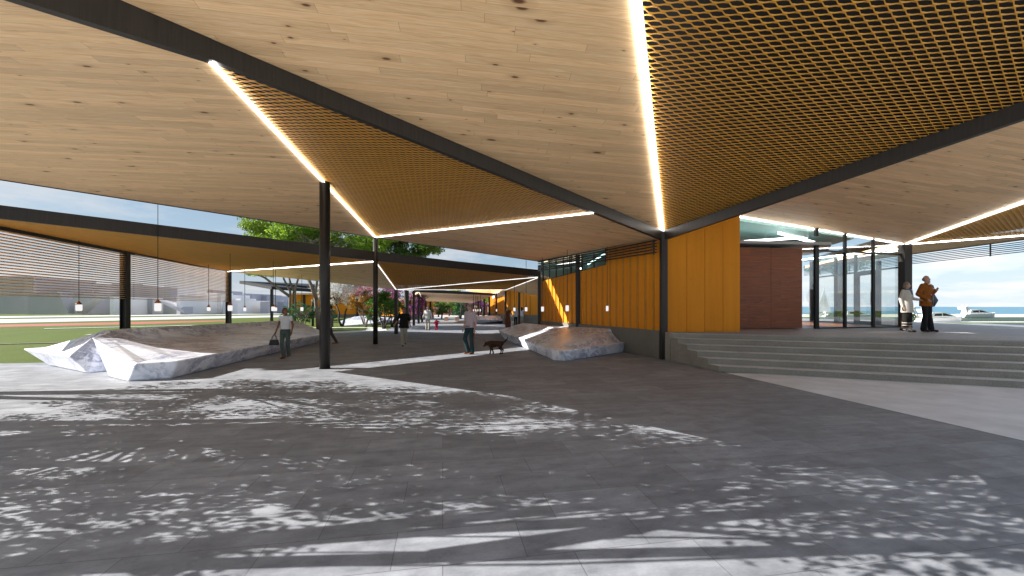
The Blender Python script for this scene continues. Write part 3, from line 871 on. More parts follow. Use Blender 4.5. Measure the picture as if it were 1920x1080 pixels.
# louvres hung below the eave in front of the windows
lv = thing('eave_louvre', 'six dark horizontal louvre blades under the eave of the ochre hall', 'louvre', (WL(18).x - .3, 18, 4), 'dark eave louvres')
m = MB(); l0, l1 = Vector((E3.x, E3.y, 0)), WL(14.15) + Vector((-.30, -.1, 0))
l1 = Cb + (Q - Cb) * .105; l1 = Vector((l1.x, l1.y + .1, 0))
zl0, zl1 = E3.z - .02, Cb.z + .10
for k in range(6):
    m.beam(Vector((l0.x, l0.y, zl0 - .095 * k - .04)), Vector((l1.x, l1.y, zl1 - .095 * k - .04)), .10, .035)
m.build('blades', M['steel_blk'], lv)
for f in (.02, .36, .68, .98):
    p = l0.lerp(l1, f); z = zl0 + (zl1 - zl0) * f; MB().box((p.x + .05, p.y - .02, z - .55), (p.x + .09, p.y + .02, z + .02)).build('hanger', M['steel_blk'], lv)
MB().beam(Vector((l0.x, l0.y, zl0)), Vector((l1.x, l1.y, zl1)), .12, .13).build('eave_trim', M['steel_blk'], lv)

# ================================================================== LOBBY (right)
lob = thing('glass_lobby', 'glass walled lobby on the terrace with an ochre flank and a dark red timber core', 'building', (10, 15, PZ))
cw = Vector((7.55, 13.42, 0)); cC = Vector((4.98, 13.30, 0))
zc = lambda x, y: 4.9
# smooth ochre flank in four wide panels
fl = cw - cC; nP = 4; seam = [0, .30, .535, .775, 1.0]
for k in range(4):
    a, b = cC + fl * seam[k], cC + fl * seam[k + 1]
    d = fl.normalized() * .006
    MB().wall(a + d, b - d, PZ + .004, 5.0, .12, 1.0).build('ochre_panel', M['yellow'], lob)
MB().wall(cC + Vector((0, .03, 0)), cw + Vector((0, .03, 0)), PZ + .004, 4.98, .08, 1.0).build('panel_backing', M['rib'], lob)
MB().wall(cw + Vector((-.06, .13, 0)), cw + Vector((.1, 1.35, 0)), PZ + .004, 5.0, .1, .5).build('return_wall', M['yellow'], lob)
gA = Vector((7.72, 14.75, 0)); gB = Vector((11.45, 15.25, 0)); gD = Vector((D0.x - .16, D0.y + .02, 0))
gR = Vector((D0.x + .25, D0.y + .1, 0)); gE = Vector((17.15, 23.2, 0))
zt = lambda p: zW4(p.x, p.y) if p.y < 17 else 4.3
def mull(m, p, w, z0, z1, d=.10): m.box((p.x - w/2, p.y - d/2, z0), (p.x + w/2, p.y + d/2, z1))
for p, w_, z0_, z1_ in ((gA + Vector((.05, 0, 0)), .07, PZ, 4.0), (gB, .14, PZ, 4.15), (gB, .10, 4.35, zt(gB)), (gA.lerp(gB, .105), .06, PZ, 3.96)):
    m = MB(); mull(m, p, w_, z0_, z1_); m.build('mullion', M['steel_blk'], lob)
for f in (.325, .66):
    p = gB.lerp(gD, f); m = MB(); mull(m, p, .075, PZ, zt(p)); m.build('mullion', M['steel_blk'], lob)
for a, b, z0_, z1_, z2_, z3_ in ((gB, gD, 3.78, 3.84, 3.76, 3.82), (gB, gD, PZ, PZ + .05, PZ, PZ + .05), (gA, gA.lerp(gB, .12), PZ, PZ + .05, PZ, PZ + .05), (gA, gA.lerp(gB, .12), 3.93, 3.99, 3.93, 3.99)):
    MB().wall(a, b, z0_, z1_, .08, .5, z2_, z3_).build('transom', M['steel_blk'], lob)
MB().wall(gB, gD, PZ + .05, zt(gB) - .05, .012, .5, PZ + .05, zt(gD) - .05).build('glazing', M['glass'], lob)
MB().wall(gA, gB, 4.35, zt(gA) - .03, .012, .5, 4.35, zt(gB) - .05).build('glazing', M['glass'], lob)
MB().wall(gA, gA.lerp(gB, .105), PZ + .05, 3.95, .012, .5).build('glazing', M['glass'], lob)
MB().wall(gA.lerp(gB, .845), gB, PZ + .05, 3.95, .012, .5).build('glazing', M['glass'], lob)
# dark red timber core: two door-height leaves
c0_, c1_ = gA.lerp(gB, .128), gA.lerp(gB, .842)
cm = c0_.lerp(c1_, .52)
core = MB().wall(c0_ + Vector((0, .06, 0)), c1_ + Vector((0, .06, 0)), PZ + .03, 3.88, 1.6, 1.0).build('timber_core', M['void'], lob)
MB().wall(c0_, cm - Vector((.006, 0, 0)), PZ + .03, 3.88, .05, 1.0).build('veneer_panel', M['veneer'], core)
MB().wall(cm + Vector((.006, 0, 0)), c1_, PZ + .03, 3.88, .05, 1.0).build('veneer_panel', M['veneer'], core)
# grey soffit over the core
so = [(7.6, 14.6), (11.9, 15.1), (13.4, 17.2), (13.4, 18.5), (8.8, 18.5)]
MB().prism(so, lambda x, y: 4.0 + (0.04 if y > 16 else 0), lambda x, y: 4.10 + (.18 if y > 16 else 0)).build('grey_soffit', M['greyplaster'], lob)
# floor, ceiling, inner back wall
MB().prism([(gA + Vector((.05, .1, 0)))[:2], (gB + Vector((0, .1, 0)))[:2], (gD + Vector((0, .1, 0)))[:2], gE[:2], (15, 26), (8, 26)], PZ + .002, PZ + .012).build('lobby_floor', M['oakfloor'], lob)
zic = plane((gA.x, gA.y, 5.0), (gB.x, gB.y, 4.62), (12, 24, 4.55))
MB().prism([(7.6, 15.05), (gB.x, 15.7), (13.6, 16.1), (14.8, 23.2), (7.6, 23.2)], lambda x, y: zic(x, y), lambda x, y: zic(x, y) + .1).build('teal_ceiling', M['teal'], lob)
MB().box((7.5, 23.2, PZ + .02), (10.4, 23.3, 4.6)).build('inner_wall', M['teal'], lob)
b1, b2 = At(1394, 455, 15.9), At(1586, 441.5, 17.4)
e1, e2 = At(1459, 438.5, 15.6), At(1529, 457.5, 15.5)
for a, b in ((b1, b2), (e1, e2)):
    lb = MB().beam(a, b, .09, .085).build('light_bar', M['led_lobby'], lob)
    for f in (.2, .8):
        p = a.lerp(b, f); MB().tube([p + Vector((0, 0, .08)), Vector((p.x, p.y, zic(p.x, p.y) + .02))], .004, 5).build('hanger', M['greyplaster'], lb)
# garden-side glazing with a door
m = MB()
for f, w, zz in ((.0, .10, 4.1), (.24, .16, 3.72), (.46, .10, 4.2), (.68, .12, 4.2), (1.0, .2, 4.3)):
    p = gR.lerp(gE, f); m.box((p.x - .05, p.y - w/2, PZ), (p.x + .05, p.y + w/2, zz))
m.wall(gR, gE, PZ, PZ + .05, .1, .5); m.wall(gR, gE, 3.3, 3.36, .1, .5)
m.build('side_frame', M['steel_blk'], lob)
MB().wall(gR.lerp(gE, .0), gE, PZ + .05, 4.15, .012, .5).build('side_glazing', M['glass'], lob)
m = MB(); qa, qb = gR.lerp(gE, .27), gR.lerp(gE, .445)
for p in (qa, qb): m.box((p.x - .04, p.y - .13, PZ + .01), (p.x + .04, p.y + .13, 3.3))
m.wall(qa, qb, 3.16, 3.30, .08, .5); m.wall(qa, qb, PZ + .01, PZ + .16, .08, .5)
door = m.build('door', M['steel_blk'], lob)
pm = qa.lerp(qb, .12); MB().tube([pm + Vector((-.10, 0, PZ + .9)), pm + Vector((-.10, 0, PZ + 1.5))], .018, 8).build('handle', M['greyplaster'], door)
# louvre band under the seaward eave
lv2 = thing('eave_louvre', 'long band of thin dark louvre blades against the sky above the sea', 'louvre', (EV1.x, EV1.y, 4), 'dark eave louvres')
m = MB()
for k in range(6):
    dz = Vector((0, 0, -.075 * k - .10))
    m.beam(EV0 + dz, EV1 + dz, .06, .026); m.beam(EV1 + dz, EV2 + dz, .06, .026)
m.build('blades', M['steel_blk'], lv2)
for f in (.1, .4, .7, .95):
    p = EV1.lerp(EV2, f); MB().box((p.x + .03, p.y - .02, p.z - .5), (p.x + .06, p.y + .02, p.z)).build('hanger', M['steel_blk'], lv2)
column('square_column', Vector((EV2.x - .3, EV2.y - 3.2, PZ)), 4.2, 'dark post behind the lobby glass door near the sea', w=.22)
# ================================================================== MARBLE BENCHES
def solid(verts, faces): return MB().add(verts, faces)
def V(px, py, Y=None, z=None):
    return At(px, py, Y) if Y is not None else G(px, py, z or 0)
def lounger(name, label, bot, edge, ridge, seat=None, group='sculptural marble benches', bevel=.05, parent=None):
    """bot/edge: matching loops (ground line, overhanging rim); ridge: inner loop points matching each rim point"""
    n = len(bot)
    vs = list(bot) + list(edge) + list(ridge)
    fs = [tuple(range(n))[::-1]]
    for i in range(n):
        j = (i + 1) % n
        fs.append((i, j, n + j, n + i)); fs.append((n + i, n + j, 2*n + j, 2*n + i))
    fs.append(tuple(2*n + i for i in range(n)))
    o = MB().add(vs, fs).build(name, M['marble'], None, bevel=0)
    bm = bmesh.new(); bm.from_mesh(o.data)
    bmesh.ops.remove_doubles(bm, verts=bm.verts, dist=.002)
    bmesh.ops.triangulate(bm, faces=[f for f in bm.faces if len(f.verts) > 4])
    es = [e for e in bm.edges if len(e.link_faces) == 2 and e.calc_face_angle(0) > .35]
    bmesh.ops.bevel(bm, geom=es, offset=bevel, segments=3, affect='EDGES', profile=.5, clamp_overlap=True)
    bmesh.ops.recalc_face_normals(bm, faces=bm.faces)
    bm.to_mesh(o.data); bm.free()
    tag(o, label, 'bench', group)
    return o
X3 = lambda x, y, z: Vector((x, y, z))
# front left bench: long seat facing the walkway, high back towards the lawn
lounger('marble_bench', 'long marble bench behind the woman in the white tee, sunlit patch on its near seat',
    [X3(-9.72, 9.78, 0), X3(-8.72, 9.20, 0), X3(-8.05, 9.55, 0), X3(-9.25, 19.4, 0), X3(-11.0, 20.2, 0), X3(-11.2, 11.5, 0)],
    [X3(-10.85, 10.45, .92), X3(-8.62, 9.28, .40), X3(-7.92, 9.62, .42), X3(-9.05, 19.9, .40), X3(-11.3, 21.4, .95), X3(-11.65, 12.0, 1.04)],
    [X3(-10.55, 10.62, .86), X3(-8.80, 9.75, .40), X3(-8.5, 10.2, .43), X3(-9.6, 19.2, .47), X3(-10.9, 19.9, .72), X3(-11.1, 12.2, .72)], bevel=.045)
lounger('marble_bench', 'leftmost marble bench facing the lawn, back to back with the long one',
    [X3(-13.35, 11.70, 0), X3(-10.80, 10.32, 0), X3(-10.72, 11.4, 0), X3(-11.1, 20.6, 0), X3(-13.3, 20.0, 0)],
    [X3(-14.5, 12.0, .45), X3(-11.5, 10.5, .42), X3(-11.66, 11.5, 1.04), X3(-11.7, 21.2, 1.0), X3(-14.2, 20.2, .45)],
    [X3(-14.1, 12.3, .45), X3(-12.0, 11.0, .50), X3(-11.9, 11.8, 1.0), X3(-11.95, 20.8, .98), X3(-13.8, 19.8, .47)], bevel=.04)
# right bench: elbow shape against the hall
lounger('marble_bench', 'elbow shaped marble bench against the ochre hall, crossed by the light stripe',
    [V(1037, 675.5), V(1056, 677), V(1074, 675.5), V(1171.6, 660), X3(3.9, 16.6, 0), X3(2.0, 21.2, 0), X3(-.1, 22.3, 0), V(946, 636)],
    [At(1033, 654, 13.1), At(1054, 657, 12.55), At(1078, 655, 12.7), At(1186, 640.5, 15.4), X3(4.12, 15.75, .84), X3(1.9, 21.7, .72), At(981, 605.5, 22.6), At(934, 619.5, 22.3)],
    [At(1036, 652, 13.4), At(1056, 653.5, 13.1), At(1078, 652.5, 13.2), At(1168, 640, 15.4), X3(3.7, 15.9, .84), X3(2.5, 17.1, .72), At(990, 606.5, 21.6), At(946, 619.5, 21.6)], bevel=.04)
lounger('marble_bench', 'low far marble bench between the man with the dog and the women',
    [V(896, 607), V(940, 606), X3(-.9, 42.5, 0), X3(-3.6, 43, 0)],
    [At(893, 599, 40), At(946, 601, 40.2), X3(-.6, 43, .8), X3(-3.9, 43.5, .7)],
    [At(898, 595.5, 41), At(938, 595, 41), X3(-1.2, 42, .75), X3(-3.4, 42.4, .7)], bevel=.05)
lounger('marble_bench', 'low marble bench on the far garden lawn behind the blossom shrubs',
    [V(642, 611), V(700, 610), X3(-12.6, 40.5, 0), X3(-15.5, 40.5, 0)],
    [At(634, 603, 36.5), At(706, 605, 37), X3(-12.3, 41, .6), X3(-16, 41, .6)],
    [At(665, 593.5, 38), At(690, 598, 38), X3(-13.2, 40.2, .6), X3(-14.8, 40.2, .8)], bevel=.05)
lounger('marble_bench', 'low marble bench far off behind the green shrub and the woman in black',
    [V(716, 608), V(742, 607.5), X3(-11.8, 43, 0), X3(-13.3, 43, 0)],
    [At(710, 600, 39), At(748, 600.5, 39.5), X3(-11.6, 43.6, .6), X3(-13.6, 43.6, .6)],
    [At(722, 596.5, 40), At(738, 597, 40), X3(-12.2, 42.6, .6), X3(-13, 42.6, .6)], bevel=.05)

# ================================================================== PENDANT LAMPS
def pendant(px, ytop, ycap, ysh, ybot, wpx, Y, label):
    b = At(px, ybot, Y); k = Y / F
    t = thing('pendant_lamp', label, 'lamp', b, 'pendant lamps with white glass shades')
    r = wpx * k / 2; h = (ybot - ysh) * k; hc = (ysh - ycap) * k; top = (ybot - ytop) * k
    MB().lathe(b, [(r * .82, 0), (r * .97, h * .12), (r, h * .3), (r, h * .86), (r * .9, h)], 14).build('shade', M['shade'], t, smooth=True)
    MB().lathe(b + Vector((0, 0, h)), [(r * .98, 0), (r * .9, hc * .25), (r * .5, hc * .55), (r * .32, hc * .8), (r * .22, hc)], 14).build('cap', M['cap'], t, smooth=True)
    MB().tube([b + Vector((0, 0, h + hc)), b + Vector((0, 0, top))], max(.0095, .9 * k / 2), 6).build('cord', M['steel_blk'], t)
for a in ((148, 424, 564.5, 571, 583, 9.3, 15.2, 'pendant lamp farthest left, hanging in front of the slats'),
          (296, 380, 561, 568.5, 583.5, 10.6, 13.4, 'largest pendant lamp, its long cord crossing the sky slot'),
          (391.3, 480, 571, 576, 583, 5.8, 24.0, 'small pendant lamp in front of the second slat bay, right of the largest lamp'),
          (431.5, 450, 566, 572.5, 583, 7.8, 17.6, 'pendant lamp right in front of the last post of the slat screen'),
          (459, 498, 572.5, 576.5, 583.5, 4.7, 27.0, 'small pendant lamp against the blue grey tower left of the shrub'),
          (512.3, 466, 570, 575, 583.2, 6.4, 20.4, 'front one of the two overlapping pendant lamps above the handbag woman'),
          (516.6, 494, 572, 576.5, 583.2, 5.2, 24.8, 'rear one of the two overlapping pendant lamps above the handbag woman'),
          (566, 488, 572.5, 576, 583, 4.9, 25.5, 'small pendant lamp in front of the green shrub right of the handbag woman'),
          (964.5, 500, 574, 577, 583.5, 4.2, 26.5, 'pendant lamp above the woman in the brown dress'),
          (986.5, 488, 572, 576, 583.5, 4.8, 23.8, 'pendant lamp above the woman in the short black dress'),
          (1017.3, 470, 569, 575, 584, 5.2, 20.5, 'pendant lamp at the far corner of the ribbed ochre hall'),
          (1063.5, 440, 567, 572.5, 583.5, 6.2, 17.3, 'pendant lamp left of the column on the ribbed ochre hall'),
          (1138.5, 458, 569.5, 573.5, 583.3, 4.8, 15.4, 'pendant lamp nearest the steps, before the ribbed ochre hall'),
          (931, 552, 577.5, 579.8, 584, 2.2, 38.0, 'tiny far pendant lamp on the far ochre hall, left of the brown dress'),
          (887.8, 552, 578, 580, 583.5, 1.7, 39.0, 'leftmost of the tiny far pendant lamps right of the dog man'),
          (892, 552, 578, 580, 583.5, 1.7, 40.0, 'second of the tiny far pendant lamps right of the dog man'),
          (896, 552, 578, 580, 583.5, 1.7, 41.0, 'third of the tiny far pendant lamps right of the dog man'),
          (900.5, 552, 577.5, 579.6, 583.8, 1.9, 38.6, 'rightmost of the tiny far pendant lamps right of the dog man')):
    pendant(*a)

# ================================================================== PEOPLE
def fabric(name, c, var=.18, sc=30): return plain(name, c, .85, 0, var, sc, .2)
skin_l = plain('fair_skin', (.48,.27,.19), .5, 0, .06, 8, .4)
skin_m = plain('tan_skin', (.36,.18,.11), .5, 0, .06, 8, .4)
skin_d = plain('brown_skin', (.20,.085,.045), .5, 0, .06, 8, .4)
eyem = plain('eye', (.02,.015,.012), .2); lipm = plain('lips', (.28,.08,.07), .5)
hair = {k: fabric('hair_' + k, c, .3, 60) for k, c in dict(black=(.012,.010,.009), brown=(.05,.025,.014), red=(.10,.035,.018), grey=(.20,.165,.125), blond=(.40,.30,.15), silver=(.33,.30,.27)).items()}
leather = plain('black_leather', (.010,.010,.011), .4); tanshoe = plain('tan_leather', (.22,.07,.02), .5)

def person(label, base, h, yaw=0, pose=None, skin=None, top=None, bottom=None, hairm=None, hairstyle='short', shoe=None, res=.012, head_yaw=0, girth=1.0, extra=None, squash=.85):
    J = dict(head=(0, 0, 1.585), neck=(0, 0.01, 1.45), shR=(-.175, .01, 1.385), shL=(.175, .01, 1.385), elR=(-.225, .04, 1.11), elL=(.225, .04, 1.11),
             wrR=(-.235, -.04, .87), wrL=(.235, -.04, .87), hipR=(-.088, 0, .90), hipL=(.088, 0, .90), knR=(-.095, -.02, .49), knL=(.095, -.02, .49),
             anR=(-.10, .03, .075), anL=(.10, .03, .075))
    if pose: J.update(pose)
    J = {k: Vector(v) for k, v in J.items()}
    t = thing('person', label, 'person', base)
    sc = h / 1.7; ca, sa = math.cos(yaw), math.sin(yaw)
    def tr(m):
        out = []
        for x, y, z in m.v:
            X, Y = x * ca - y * sa, x * sa + y * ca
            out.append((base[0] + X * sc, base[1] + Y * sc * squash, base[2] + z * sc))
        m.v = out; return m
    g = girth
    hr = Matrix.Rotation(head_yaw, 3, 'Z'); hd = J['head']
    # ---- body: one continuous surface
    m = MB()
    m.loft([((0,0,.80), .10*g, .08*g), ((0,0,.86), .15*g, .105*g), ((0,0,.95), .158*g, .11*g), ((0,0,1.06), .128*g, .09*g), ((0,0,1.2), .148*g, .10*g), ((0,0,1.33), .165*g, .10*g), ((0,.005,1.405), .135, .075), ((0,.01,1.44), .06, .055)], 16)
    m.cap((0, .012, 1.40), J['neck'].lerp(hd, .45), .055, .048)
    m.ell(hd + Vector((0, .008, .018)), (.073, .090, .098), 14, 10)
    m.ell(hd + hr @ Vector((0, -.022, -.045)), (.055, .062, .066), 12, 8)
    m.cap(hd + hr @ Vector((0, -.078, .012)), hd + hr @ Vector((0, -.098, -.018)), .009, .014, 8)
    for sx in (-1, 1): m.ell(hd + hr @ Vector((.073 * sx, .012, -.005)), (.012, .022, .032), 8, 6)
    for s in 'RL':
        sh, el, wr, hp, kn, an = (J[k + s] for k in ('sh', 'el', 'wr', 'hip', 'kn', 'an'))
        m.cap(sh, el, .047*g, .037*g); m.cap(el, wr, .037*g, .025)
        d = (wr - el).normalized(); sx = -1 if s == 'R' else 1
        side = Vector((0, -1, 0)) - d * Vector((0, -1, 0)).dot(d); side.normalize()
        m.cap(wr, wr + d * .065, .025, .030)
        for q, (o_, L_) in enumerate(((-.024, .062), (-.008, .075), (.008, .078), (.023, .068))):
            a0_ = wr + d * .075 - side * o_; cu = Vector((-sx * .25, 0, 0))
            m.cap(a0_, a0_ + d * L_ * .55, .0095, .009, 6); m.cap(a0_ + d * L_ * .55, a0_ + (d + cu).normalized() * L_, .009, .008, 6)
        m.cap(wr + d * .025 + side * .02, wr + d * .07 + side * .048, .011, .009, 6)
        m.cap(hp, kn, .080*g, .052*g); m.cap(kn + Vector((0, .004, 0)), kn.lerp(an, .35) + Vector((0, .012, 0)), .052*g, .05*g); m.cap(kn.lerp(an, .35) + Vector((0, .012, 0)), an, .05*g, .034)
        toe = an + Vector((0.02 * sx, -.16, -.045)); m.cap(an + Vector((0, .02, -.03)), toe, .034, .028)
    body = tr(m).build('body', skin or skin_l, t, remesh=res * .8)
    for sx in (-1, 1):
        tr(MB().ell(hd + hr @ Vector((.030 * sx, -.082, .018)), (.012, .008, .007), 8, 6)).build('eye', eyem, t, smooth=True)
    tr(MB().ell(hd + hr @ Vector((0, -.083, -.048)), (.022, .008, .007), 8, 6)).build('mouth', lipm, t, smooth=True)
    # ---- hair
    if hairm:
        m = MB()
        m.ell(hd + hr @ Vector((0, .022, .036)), (.083, .093, .094), 14, 10)
        if hairstyle == 'bald':
            m = MB(); m.ell(hd + hr @ Vector((0, .05, .0)), (.082, .058, .062), 12, 8)
        if hairstyle == 'bob': m.ell(hd + hr @ Vector((0, .045, -.02)), (.095, .075, .095), 12, 8)
        if hairstyle == 'long': m.ell(hd + hr @ Vector((0, .05, -.03)), (.088, .07, .12), 12, 8); m.cap(hd + hr @ Vector((0, .07, -.05)), hd + hr @ Vector((0, .085, -.25)), .075, .05); m.cap(hd + hr @ Vector((.07, .0, 0)), hd + hr @ Vector((.085, -.01, -.2)), .025, .025); m.cap(hd + hr @ Vector((-.07, .0, 0)), hd + hr @ Vector((-.085, -.01, -.2)), .025, .025)
        if hairstyle == 'hat': m = MB(); m.ell(hd + Vector((0, .005, .05)), (.088, .10, .075), 12, 8)
        if hairstyle == 'hood': m = MB(); m.ell(hd + Vector((0, .03, .02)), (.105, .105, .12), 12, 8)
        # keep the face clear
        tr(m).build('hat' if hairstyle in ('hat', 'hood') else 'hair', hairm, t, remesh=res * .8)
    # ---- top
    if top:
        m = MB(); hem = top.get('hem', .90); f = top.get('fit', 1.10) * g; fl = top.get('flare', 1.0)
        rings = [((0,0,hem), .165*f*fl, .118*f*fl)]
        for z, rx, ry in ((.95,.162,.114), (1.06,.145,.103), (1.2,.152,.107), (1.33,.166,.104), (1.40,.145,.085), (1.435,.075,.068)):
            if z > hem + .02: 
                k = 1 + (fl - 1) * max(0, (1.2 - z) / .5); rings.append(((0, 0.003, z), rx*f*k, ry*f*k))
        m.loft(rings, 16)
        sl = top.get('sleeve', 1.0)
        for s in 'RL':
            sh, el, wr = J['sh'+s], J['el'+s], J['wr'+s]
            rr = top.get('sr', .058) * g
            if sl <= .5: m.cap(sh, sh.lerp(el, sl * 2), rr, rr * .95)
            else: m.cap(sh, el, rr, rr * .9); m.cap(el, el.lerp(wr, (sl - .5) * 2), rr * .9, rr * .72)
        if top.get('collar'): m.loft([((0,.005,1.42), .085, .078), ((0,.008,1.475), .068, .066)], 12)
        tr(m).build(top.get('name', 'shirt'), top['mat'], t, remesh=res)
    if bottom:
        m = MB(); f = bottom.get('fit', 1.0) * g
        if bottom.get('skirt'):
            zb = bottom['skirt']; fw = bottom.get('flare', 1.25)
            m.loft([((J['knR'].x*.3 + J['knL'].x*.3, 0, zb), .15*f*fw, .13*f*fw), ((0,0,.6), .165*f*(fw+1)/2, .135*f*(fw+1)/2), ((0,0,.9), .168*f, .122*f), ((0,0,1.02), .145*f, .105*f)], 16)
        else:
            m.loft([((0,0,.80), .125*f, .095*f), ((0,0,.87), .168*f, .12*f), ((0,0,.96), .166*f, .12*f), ((0,0,1.03), .146*f, .104*f)], 16)
            ln = bottom.get('len', 1.0)
            for s in 'RL':
                hp, kn, an = J['hip'+s], J['kn'+s], J['an'+s]
                if ln <= .5: m.cap(hp, hp.lerp(kn, ln * 2), .092*f, .075*f)
                else:
                    m.cap(hp, kn, .092*f, .066*f); e = kn.lerp(an, (ln - .5) * 2 * .98)
                    m.cap(kn, e, .066*f, bottom.get('cuff', .054)*f)
        tr(m).build(bottom.get('name', 'trousers'), bottom['mat'], t, remesh=res)
    if shoe:
        for s in 'RL':
            m = MB(); an = J['an'+s]; sx = -1 if s == 'R' else 1
            toe = an + Vector((.02*sx, -.165, -.042)); m.cap(an + Vector((0, .035, -.032)), toe, .042, .034); m.cap(an + Vector((0,.01,.01)), an + Vector((0,.0,-.03)), .042, .042)
            tr(m).build('shoe', shoe, t, remesh=res)
    for nm, fn, mat, rm in (extra or []):
        m = MB(); fn(m, J); tr(m).build(nm, mat, t, remesh=rm, smooth=True)
    return t, tr, J

walk = dict(knR=(-.085, -.10, .50), anR=(-.07, .02, .085), knL=(.085, .0, .49), anL=(.06, .20, .13))
jeans = fabric('faded_green_jeans', (.075,.105,.095)); white_t = fabric('white_cotton', (.60,.61,.62), .06)
b = G(535, 672)
pw, tw, JW = person('woman in white tee and faded jeans walking with a black handbag', b, 1.66, 0,
    dict(knR=(-.075, -.09, .49), anR=(-.045, -.02, .075), knL=(.07, .02, .49), anL=(.045, .17, .12), elR=(-.25, .05, 1.13), wrR=(-.315, .0, .90), elL=(.235, .05, 1.12), wrL=(.25, -.08, .90)),
    skin_d, dict(mat=white_t, sleeve=.17, hem=.955, fit=1.04), dict(mat=jeans, cuff=.066, fit=.98), hair['red'], 'bob', tanshoe, .011, R(50),
    extra=[('belt', lambda m, J: m.loft([((0,0,.955), .171, .127), ((0,0,.985), .168, .124)], 20), leather, 0)])
# handbag hanging from her right hand
hp = b + Vector((-.335, -.02, .80)) * 1.0
bag = thing('handbag', 'small black leather handbag hanging from the hand of the woman in the white tee', 'bag', hp + Vector((0, 0, -.36)))
m = MB(); c = hp + Vector((-.02, 0, -.36))
m.hexa([c + Vector(q) for q in ((-.155,-.06,0),(.155,-.06,0),(.155,.06,0),(-.155,.06,0))], [c + Vector(q) for q in ((-.13,-.035,.175),(.13,-.035,.175),(.13,.035,.175),(-.13,.035,.175))])
m.build('bag_body', leather, bag, bevel=.025, smooth=True)
for yy in (-.03, .03):
    MB().tube([c + Vector((-.085, yy, .17)), c + Vector((-.05, yy*.7, .28)), c + Vector((.005, yy*.2, .37)), c + Vector((.06, yy*.7, .28)), c + Vector((.085, yy, .17))], .008, 6).build('handle', leather, bag, smooth=True)
# man half hidden by the round column
gsuit = fabric('grey_suit', (.15,.16,.165)); 
person('man in grey jacket half hidden behind the front round column, trailing foot showing', G(618, 648), 1.76, R(-80),
    dict(knR=(-.09, -.16, .52), anR=(-.09, -.14, .10), knL=(.09, .10, .50), anL=(.09, .30, .15), elL=(.23, .14, 1.12), wrL=(.24, .10, .90)), skin_m,
    dict(mat=gsuit, name='jacket', hem=.78, fit=1.28, sr=.068, collar=1), dict(mat=fabric('dark_suit_trousers', (.05,.045,.04))), hair['brown'], 'short', tanshoe, .013)
blk = fabric('black_jersey', (.010,.010,.011)); khaki = fabric('pale_khaki', (.36,.35,.29), .1)
person('woman in a loose black top and pale trousers walking between two columns', G(757, 649.5), 1.67, R(8),
    dict(knR=(-.06, -.08, .49), anR=(-.02, -.04, .08), knL=(.075, .03, .50), anL=(.04, .24, .16), elR=(-.27, .04, 1.15), wrR=(-.38, -.02, .93), elL=(.24, .06, 1.13), wrL=(.27, -.02, .93)),
    skin_m, dict(mat=blk, name='tunic', hem=.80, fit=1.12, flare=1.18, sleeve=.55), dict(mat=khaki, cuff=.074), hair['brown'], 'short', leather, .012, R(15),
    extra=[('sunglasses', lambda m, J: m.ell(J['head'] + Matrix.Rotation(R(15), 3, 'Z') @ Vector((0, -.082, .020)), (.058, .018, .017), 12, 6), leather, 0)])
pink = fabric('pale_pink_cotton', (.46,.37,.40), .06); djean = fabric('dark_teal_jeans', (.020,.045,.050))
bm_ = G(881, 664)
pd, td, JD = person('man in a pale pink short sleeved shirt and dark jeans walking a brown dog', bm_, 1.80, R(-38),
    dict(knR=(-.09, -.15, .52), anR=(-.06, .0, .085), knL=(.08, .0, .49), anL=(.06, .06, .075), elR=(-.22, .03, 1.12), wrR=(-.23, -.06, .89), elL=(.24, .05, 1.10), wrL=(.25, -.03, .86)),
    skin_l, dict(mat=pink, sleeve=.42, hem=.90, fit=1.14, sr=.068, collar=1), dict(mat=djean, cuff=.066, fit=1.02), hair['grey'], 'short', tanshoe, .011, R(-45), 1.06,
    extra=[('belt', lambda m, J: m.loft([((0,0,.935), .186, .138), ((0,0,.965), .182, .135)], 20), leather, 0)])
# ---- dog
furm = plain('dark_brown_fur', (.050,.022,.010), .75, 0, .45, 14, .2, .3)
db = G(930, 664)
dog = thing('dog', 'dark brown dog on a lead with its head low and tail raised', 'dog', db)
kd = .030 * 760 / 760 * (db.y / 14.5)
m = MB(); S_ = db.y / F                          # metres per photo pixel here
def dp(px, py, dy=0): return Vector((db.x + (px - 930) * S_, db.y + dy, (664 - py) * S_))
m.cap(dp(921, 645), dp(932, 644.5), .118, .105, 14); m.cap(dp(932, 644.5), dp(940, 644), .105, .085, 14); m.cap(dp(921, 647), dp(927, 647), .11, .09, 12)
m.cap(dp(918, 643.5), dp(912.5, 644), .085, .065, 12)
m.ell(dp(912, 645), (.075, .062, .066)); m.cap(dp(910.5, 646.5), dp(906.5, 649.5), .046, .030, 10)
for dy in (-.055, .055): m.ell(dp(914, 645.5, dy), (.03, .016, .055))
m.cap(dp(942, 642), dp(947, 640), .034, .026); m.cap(dp(947, 640), dp(951, 635.5), .026, .02); m.cap(dp(951, 635.5), dp(952, 631.5), .02, .012)
for fx, ft, dy in ((920, 919.5, -.06), (922, 925, .06)):
    m.cap(dp(fx, 648, dy), dp(fx + .6, 654, dy), .055, .036); m.cap(dp(fx + .6, 654, dy), dp(ft, 661.8, dy), .033, .024); m.cap(dp(ft, 662.6, dy), dp(ft - 1.4, 663, dy), .028, .022)
for hx, kx, hk, ft, dy in ((938, 936.5, 940.2, 938.5, -.06), (939, 938.5, 943.5, 942, .06)):
    m.cap(dp(hx, 646, dy), dp(kx, 652, dy), .072, .046); m.cap(dp(kx, 652, dy), dp(hk, 656.5, dy), .042, .026); m.cap(dp(hk, 656.5, dy), dp(ft, 662, dy), .024, .022); m.cap(dp(ft, 662.6, dy), dp(ft - 1.4, 663, dy), .028, .022)
m.build('body', furm, dog, remesh=.012)
